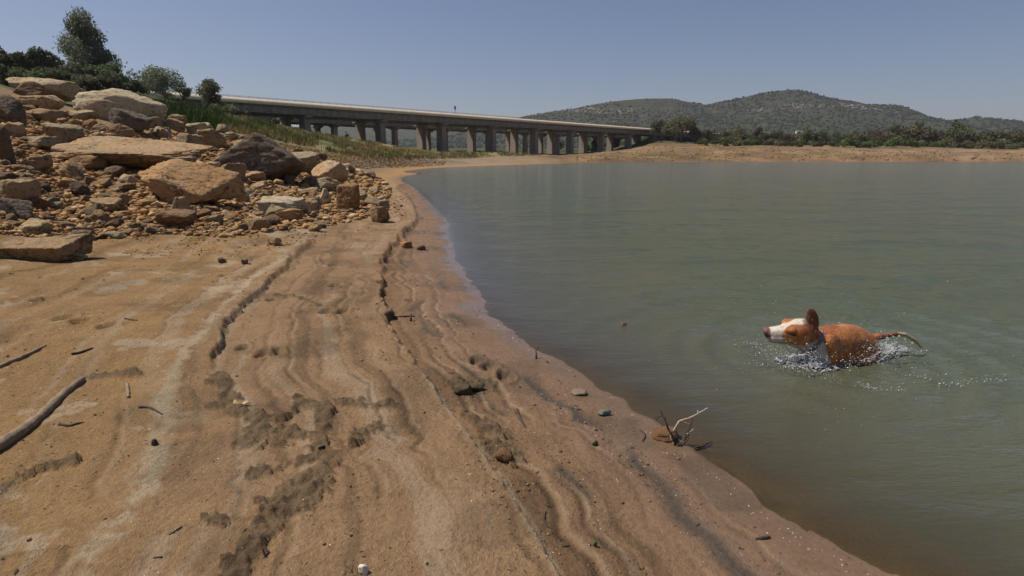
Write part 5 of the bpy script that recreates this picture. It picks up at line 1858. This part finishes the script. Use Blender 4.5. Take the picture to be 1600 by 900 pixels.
stick('twig', [(195, 498), (204, 500), (214, 501)], [2.5, 2.5, 2], 'small straight twig on the ochre sand', 'twig')
stick('twig', [(264, 836), (274, 829), (284, 822)], [3, 3, 2], 'reddish twig low on the left sand', 'twig', M_DRIFT)
stick('twig', [(240, 872), (253, 871)], [3, 3], 'short twig near the bottom left', 'twig')
stick('twig', [(617, 496), (630, 495), (644, 494)], [2.5, 2.5, 2], 'thin twig lying by the upright stub in the strand', 'twig')
stick('twig', [(497, 701), (506, 698), (515, 694)], [3, 3.5, 3], 'dark twig on the damp silt patch', 'twig')
stick('twig', [(1181, 843), (1192, 842), (1202, 840)], [3.5, 5, 5], 'black stick on the wet sand near the lower right water edge', 'twig')
stick('twig', [(808, 640), (813, 655), (821, 668)], [3, 4, 2], 'dark twig in the strand line mid beach', 'twig')
stick('twig', [(1000, 672), (1008, 680), (1004, 690)], [2.5, 3, 2], 'curled dark twig left of the dead bush', 'twig')
stick('twig', [(852, 800), (850, 812), (856, 824)], [3, 4, 2], 'dark curved twig at the bottom centre right', 'twig')
stick('twig', [(878, 855), (890, 853)], [2.5, 2.5], 'tiny twig right of the curved twig', 'twig')
stick('twig', [(1085, 703), (1098, 700), (1112, 693)], [3, 3.5, 2], 'dark stick reaching over the water edge beside the dead bush', 'twig', lift=.01)


def spike(name, pts, wpx, label, cat, mat_):
    g = surf(*pts[0])
    P = [Vector(at_y(a, b, g.y + 0.02 * i)) - g for i, (a, b) in enumerate(pts)]
    P[0] = Vector((0, 0, -.02))
    W = [w * (g.y * CP + CAM_H * SP) / F_PX / 2 for w in wpx]
    o = MB().tube([tuple(q) for q in P], W, 7).build(name, mat_, None, True, g)
    return tag(o, label, cat)


spike('twig', [(642, 502), (642, 497), (642, 491)], [4, 3.5, 3], 'upright dark stub of a twig in the strand line', 'twig', M_DWOOD)
o = spike('twig', [(838, 561), (838, 553), (837, 548), (842, 543)], [4, 2.5, 2, 1.2], 'little forked twig standing at the water edge', 'twig', M_DWOOD)
# dead bush standing at the water's edge, with its bleached and dark stems
db = surf(1057, 693)
bush = empty('dead_bush', db)
tag(bush, 'leafless dead bush with bleached and dark stems at the water edge', 'bush')


def stem(pts, w, mat_, dy=0.0, parent=None):
    P = [Vector(at_y(a, b, db.y + dy + .012 * i)) - db for i, (a, b) in enumerate(pts)]
    Q = catmull([list(q) for q in P], 4)
    rad = np.interp(np.linspace(0, 1, len(Q)), [0, 1], [w * .0040, w * .0014])
    rg = random.Random(int(pts[0][0]))
    return MB().tube([tuple(q + np.array([rg.uniform(-1, 1) for _ in range(3)]) * .0016) for q in Q], [r * rg.uniform(.8, 1.2) for r in rad], 7).build('stem' if parent is None else 'side_twig', mat_, parent or bush, True)


s1 = stem([(1054, 695), (1049, 682), (1058, 664), (1063, 657), (1080, 652), (1092, 645), (1107, 637)], 1.9, M_BLEACH)
stem([(1063, 657), (1074, 662), (1080, 663)], 1.0, M_BLEACH, .0, s1)
stem([(1091, 645), (1090, 641)], 1.0, M_BLEACH, .0, s1)
s2 = stem([(1056, 695), (1050, 680), (1043, 668), (1039, 655), (1034, 647), (1032, 641)], 2.1, M_DWOOD, -.02)
stem([(1038, 652), (1031, 650), (1025, 658)], 1.2, M_DWOOD, -.02, s2)
s3 = stem([(1058, 696), (1068, 690), (1074, 676), (1079, 664), (1083, 653)], 2.0, M_DWOOD, -.01)
stem([(1074, 678), (1080, 674), (1084, 670)], 1.3, M_BLEACH, -.01, s3)
stem([(1058, 696), (1066, 694), (1075, 685), (1076, 672)], 2.0, M_DWOOD, -.03)
stem([(1050, 690), (1056, 680), (1053, 672)], 1.6, M_DWOOD, -.02)
M_SOIL = simple('root_soil', (.17, .085, .04), .85, .4, 14, .8, .02)


def clod(name, px, py, w, h, mat_, label, cat, seed, deep=.8):
    g = surf(px, py)
    dist = g.y * CP + CAM_H * SP
    p, f = rock_shape(seed, 3, 8, 12, .13)
    p = p * np.array([w, w * deep, h * 1.2]) * dist / F_PX
    p[:, 2] -= .12 * h * dist / F_PX
    o = link(name, new_mesh(name, p, f, True), mat_, None, (g.x, g.y + w * deep * .3 * dist / F_PX, g.z))
    return tag(o, label, cat)


M_MOSS = simple('mossy_soil', (.115, .085, .042), .9, .45, 22, .9, .02)
clod('soil_clod', 1042, 688, 44, 12, M_SOIL, 'rusty brown clod of root soil under the dead bush', 'clod', 501, 1.0)
clod('soil_clod', 722, 617, 28, 13, M_MOSS, 'mossy clod on the beach, left of a pair', 'clod', 502)
clod('soil_clod', 745, 612, 26, 11, M_MOSS, 'brown clod on the beach, right of a pair', 'clod', 503)
clod('soil_clod', 788, 720, 30, 15, M_SOIL, 'hollow dark brown clod beside the pale sand step', 'clod', 504)
clod('flat_stone', 945, 650, 22, 8, simple('green_grey_stone', (.13, .135, .105), .7, .3, 25, .4, .005), 'flat grey-green stone near the water edge', 'stone', 505)
clod('flat_stone', 905, 618, 26, 6, simple('grey_stone', (.19, .14, .09), .7, .3, 25, .4, .005), 'thin flat slab at the edge of the wet sand', 'stone', 506)
clod('dark_pellet', 240, 696, 10, 9, simple('pellet_black', (.025, .022, .022), .5, .3, 30, .3, .002), 'round black pellet on the pale crust', 'pellet', 507, 1.0)
clod('pale_pebble', 567, 897, 15, 13, simple('pebble_white', (.62, .53, .42), .7, .1, 30, .2, .002), 'squarish whitish pebble at the bottom edge', 'pebble', 508)
clod('dark_stone', 345, 411, 12, 8, RK['dark'], 'small black stone on the sand left of the scarp', 'stone', 509)
clod('dark_stone', 383, 413, 12, 8, RK['dark'], 'dark stone beside the lone orange stone', 'stone', 510)
clod('dark_stone', 609, 493, 15, 9, RK['dark'], 'dark clod lying at the foot of the eroded scarp', 'stone', 511)
clod('rusty_stone', 634, 388, 20, 10, RK['orange'], 'rusty flat stone on the sand right of the scarp top', 'stone', 512)
clod('dark_stone', 658, 391, 14, 8, RK['dark'], 'small dark stone right of the rusty flat stone', 'stone', 513)
o = clod('dark_stone', 975, 508, 9, 5, RK['dark'], 'dark stone tip just breaking the water surface', 'stone', 514)
o.location = (*on_z(975, 508)[:2], -.010)
clod('weed_tuft', 930, 697, 10, 8, simple('green_weed', (.07, .10, .03), .6, .3, 30, .3, .004), 'little tuft of green weed on the wet sand', 'weed', 515)
clod('green_leaf', 930, 855, 7, 10, simple('green_weed_b', (.06, .10, .03), .6, .3, 30, .3, .004), 'small green leaf near the bottom centre right', 'leaf', 516)
# curled dry leaf
lf = surf(365, 632)
lm = MB()
for k in range(9):
    u = k / 8
    lm.v += [(u * .10, -.009 - .012 * math.sin(3 * u), .006 + .012 * math.sin(u * 9)), (u * .10, .010 * math.cos(u * 2), .018 + .010 * math.cos(u * 7)), (u * .10, .02 * (1 - u), .003)]
for k in range(8):
    for j in range(2):
        lm.f.append((k * 3 + j, (k + 1) * 3 + j, (k + 1) * 3 + j + 1, k * 3 + j + 1))
tag(lm.build('dry_leaf', simple('dry_leaf', (.36, .25, .12), .8, .3, 20, .4, .004), None, True, lf), 'curled straw-coloured dry leaf above the damp silt patch', 'leaf')

# scattered litter: bark flakes, grit and shells along the strand lines
def chips(name, P, L, Wd, cols, seed, label, cat):
    rg = np.random.default_rng(seed)
    n = len(P)
    an = rg.uniform(0, 2 * math.pi, n)
    a = np.stack([np.cos(an), np.sin(an), rg.uniform(-.15, .15, n)], 1) * L[:, None]
    b = np.stack([-np.sin(an), np.cos(an), rg.uniform(-.3, .3, n)], 1) * Wd[:, None]
    c = np.zeros((n, 3)); c[:, 2] = Wd * 1.0
    v = np.stack([P - a - c * .3, P + b, P + a - c * .3, P - b, P + c + a * .2], 1).reshape(-1, 3)
    q = np.array([[0, 1, 4], [1, 2, 4], [2, 3, 4], [3, 0, 4]])
    f = (q[None] + (np.arange(n) * 5)[:, None, None]).reshape(-1, 3)
    me = new_mesh(name, v, f)
    set_col(me, 'tint', np.repeat(cols, 5, 0))
    return tag(link(name, me, tinted(name + '_mat', None, .85, 20.0)), label, cat, kind='stuff')


rg = np.random.default_rng(91)
near = (Y > 1.2) & (Y < 26) & (X > -12) & (D > .05)
cand = np.where(near)[0]
wgt = grit[cand] + .02
ix = rg.choice(cand, 7000, p=wgt / wgt.sum())
P = np.stack([X[ix], Y[ix], Z[ix]], 1) + np.concatenate([rg.normal(size=(7000, 2)) * .01, np.zeros((7000, 1))], 1)
rr = np.hypot(P[:, 0], P[:, 1])
L = rg.choice([.8, 1.2, 1.8, 3.0], 7000, p=[.52, .33, .13, .02]) * np.sqrt(rr / 3) * .0072
dc_ = np.array([(.035, .028, .022), (.06, .045, .03), (.10, .07, .045), (.03, .03, .03)])[rg.choice(4, 7000)] * rg.uniform(.7, 1.3, (7000, 1))
chips('strand_litter', P, L, L * rg.uniform(.15, .42, 7000), dc_, 93, 'dark bark flakes and grit washed up along the strand lines', 'litter')
wgs = wgt + 2.2 * np.exp(-((D[cand] - .08) / .06) ** 2) * (Y[cand] < 6)
ix = rg.choice(cand, 900, p=wgs / wgs.sum())
P = np.stack([X[ix], Y[ix], Z[ix]], 1)
L = rg.uniform(.0025, .0055, 900) * np.sqrt(np.hypot(P[:, 0], P[:, 1]) / 3)
chips('shell_bits', P, L, L * .7, np.tile(np.array([.55, .47, .37]), (900, 1)) * rg.uniform(.7, 1.2, (900, 1)), 94, 'tiny pale shells and quartz grains on the wet strand', 'shells')
bigs = rg.choice(cand, 220, p=wgt / wgt.sum())
P = np.stack([X[bigs], Y[bigs], Z[bigs]], 1)
rubble('beach_pebbles', P, rg.uniform(.004, .012, 220) * np.sqrt(np.hypot(P[:, 0], P[:, 1]) / 2.5), 1, stone_cols(220, 95) * .6, 96, 'small pebbles scattered over the beach', kind_mat=M_STONE)

# ------------------------------------------------------------------ haze
hz_ = MB().box(-4300, 4300, -4300, 4300, -5, 330).build('haze', None)
t = NT('haze_air')
pv = t.n('VolumePrincipled', {'Color': (.84, .86, .95), 'Density': 0.00011, 'Anisotropy': 0.2})
t.t.links.new(pv.outputs[0], t.out.inputs['Volume'])
hz_.data.materials.append(t.m)
tag(hz_, kind='stuff')
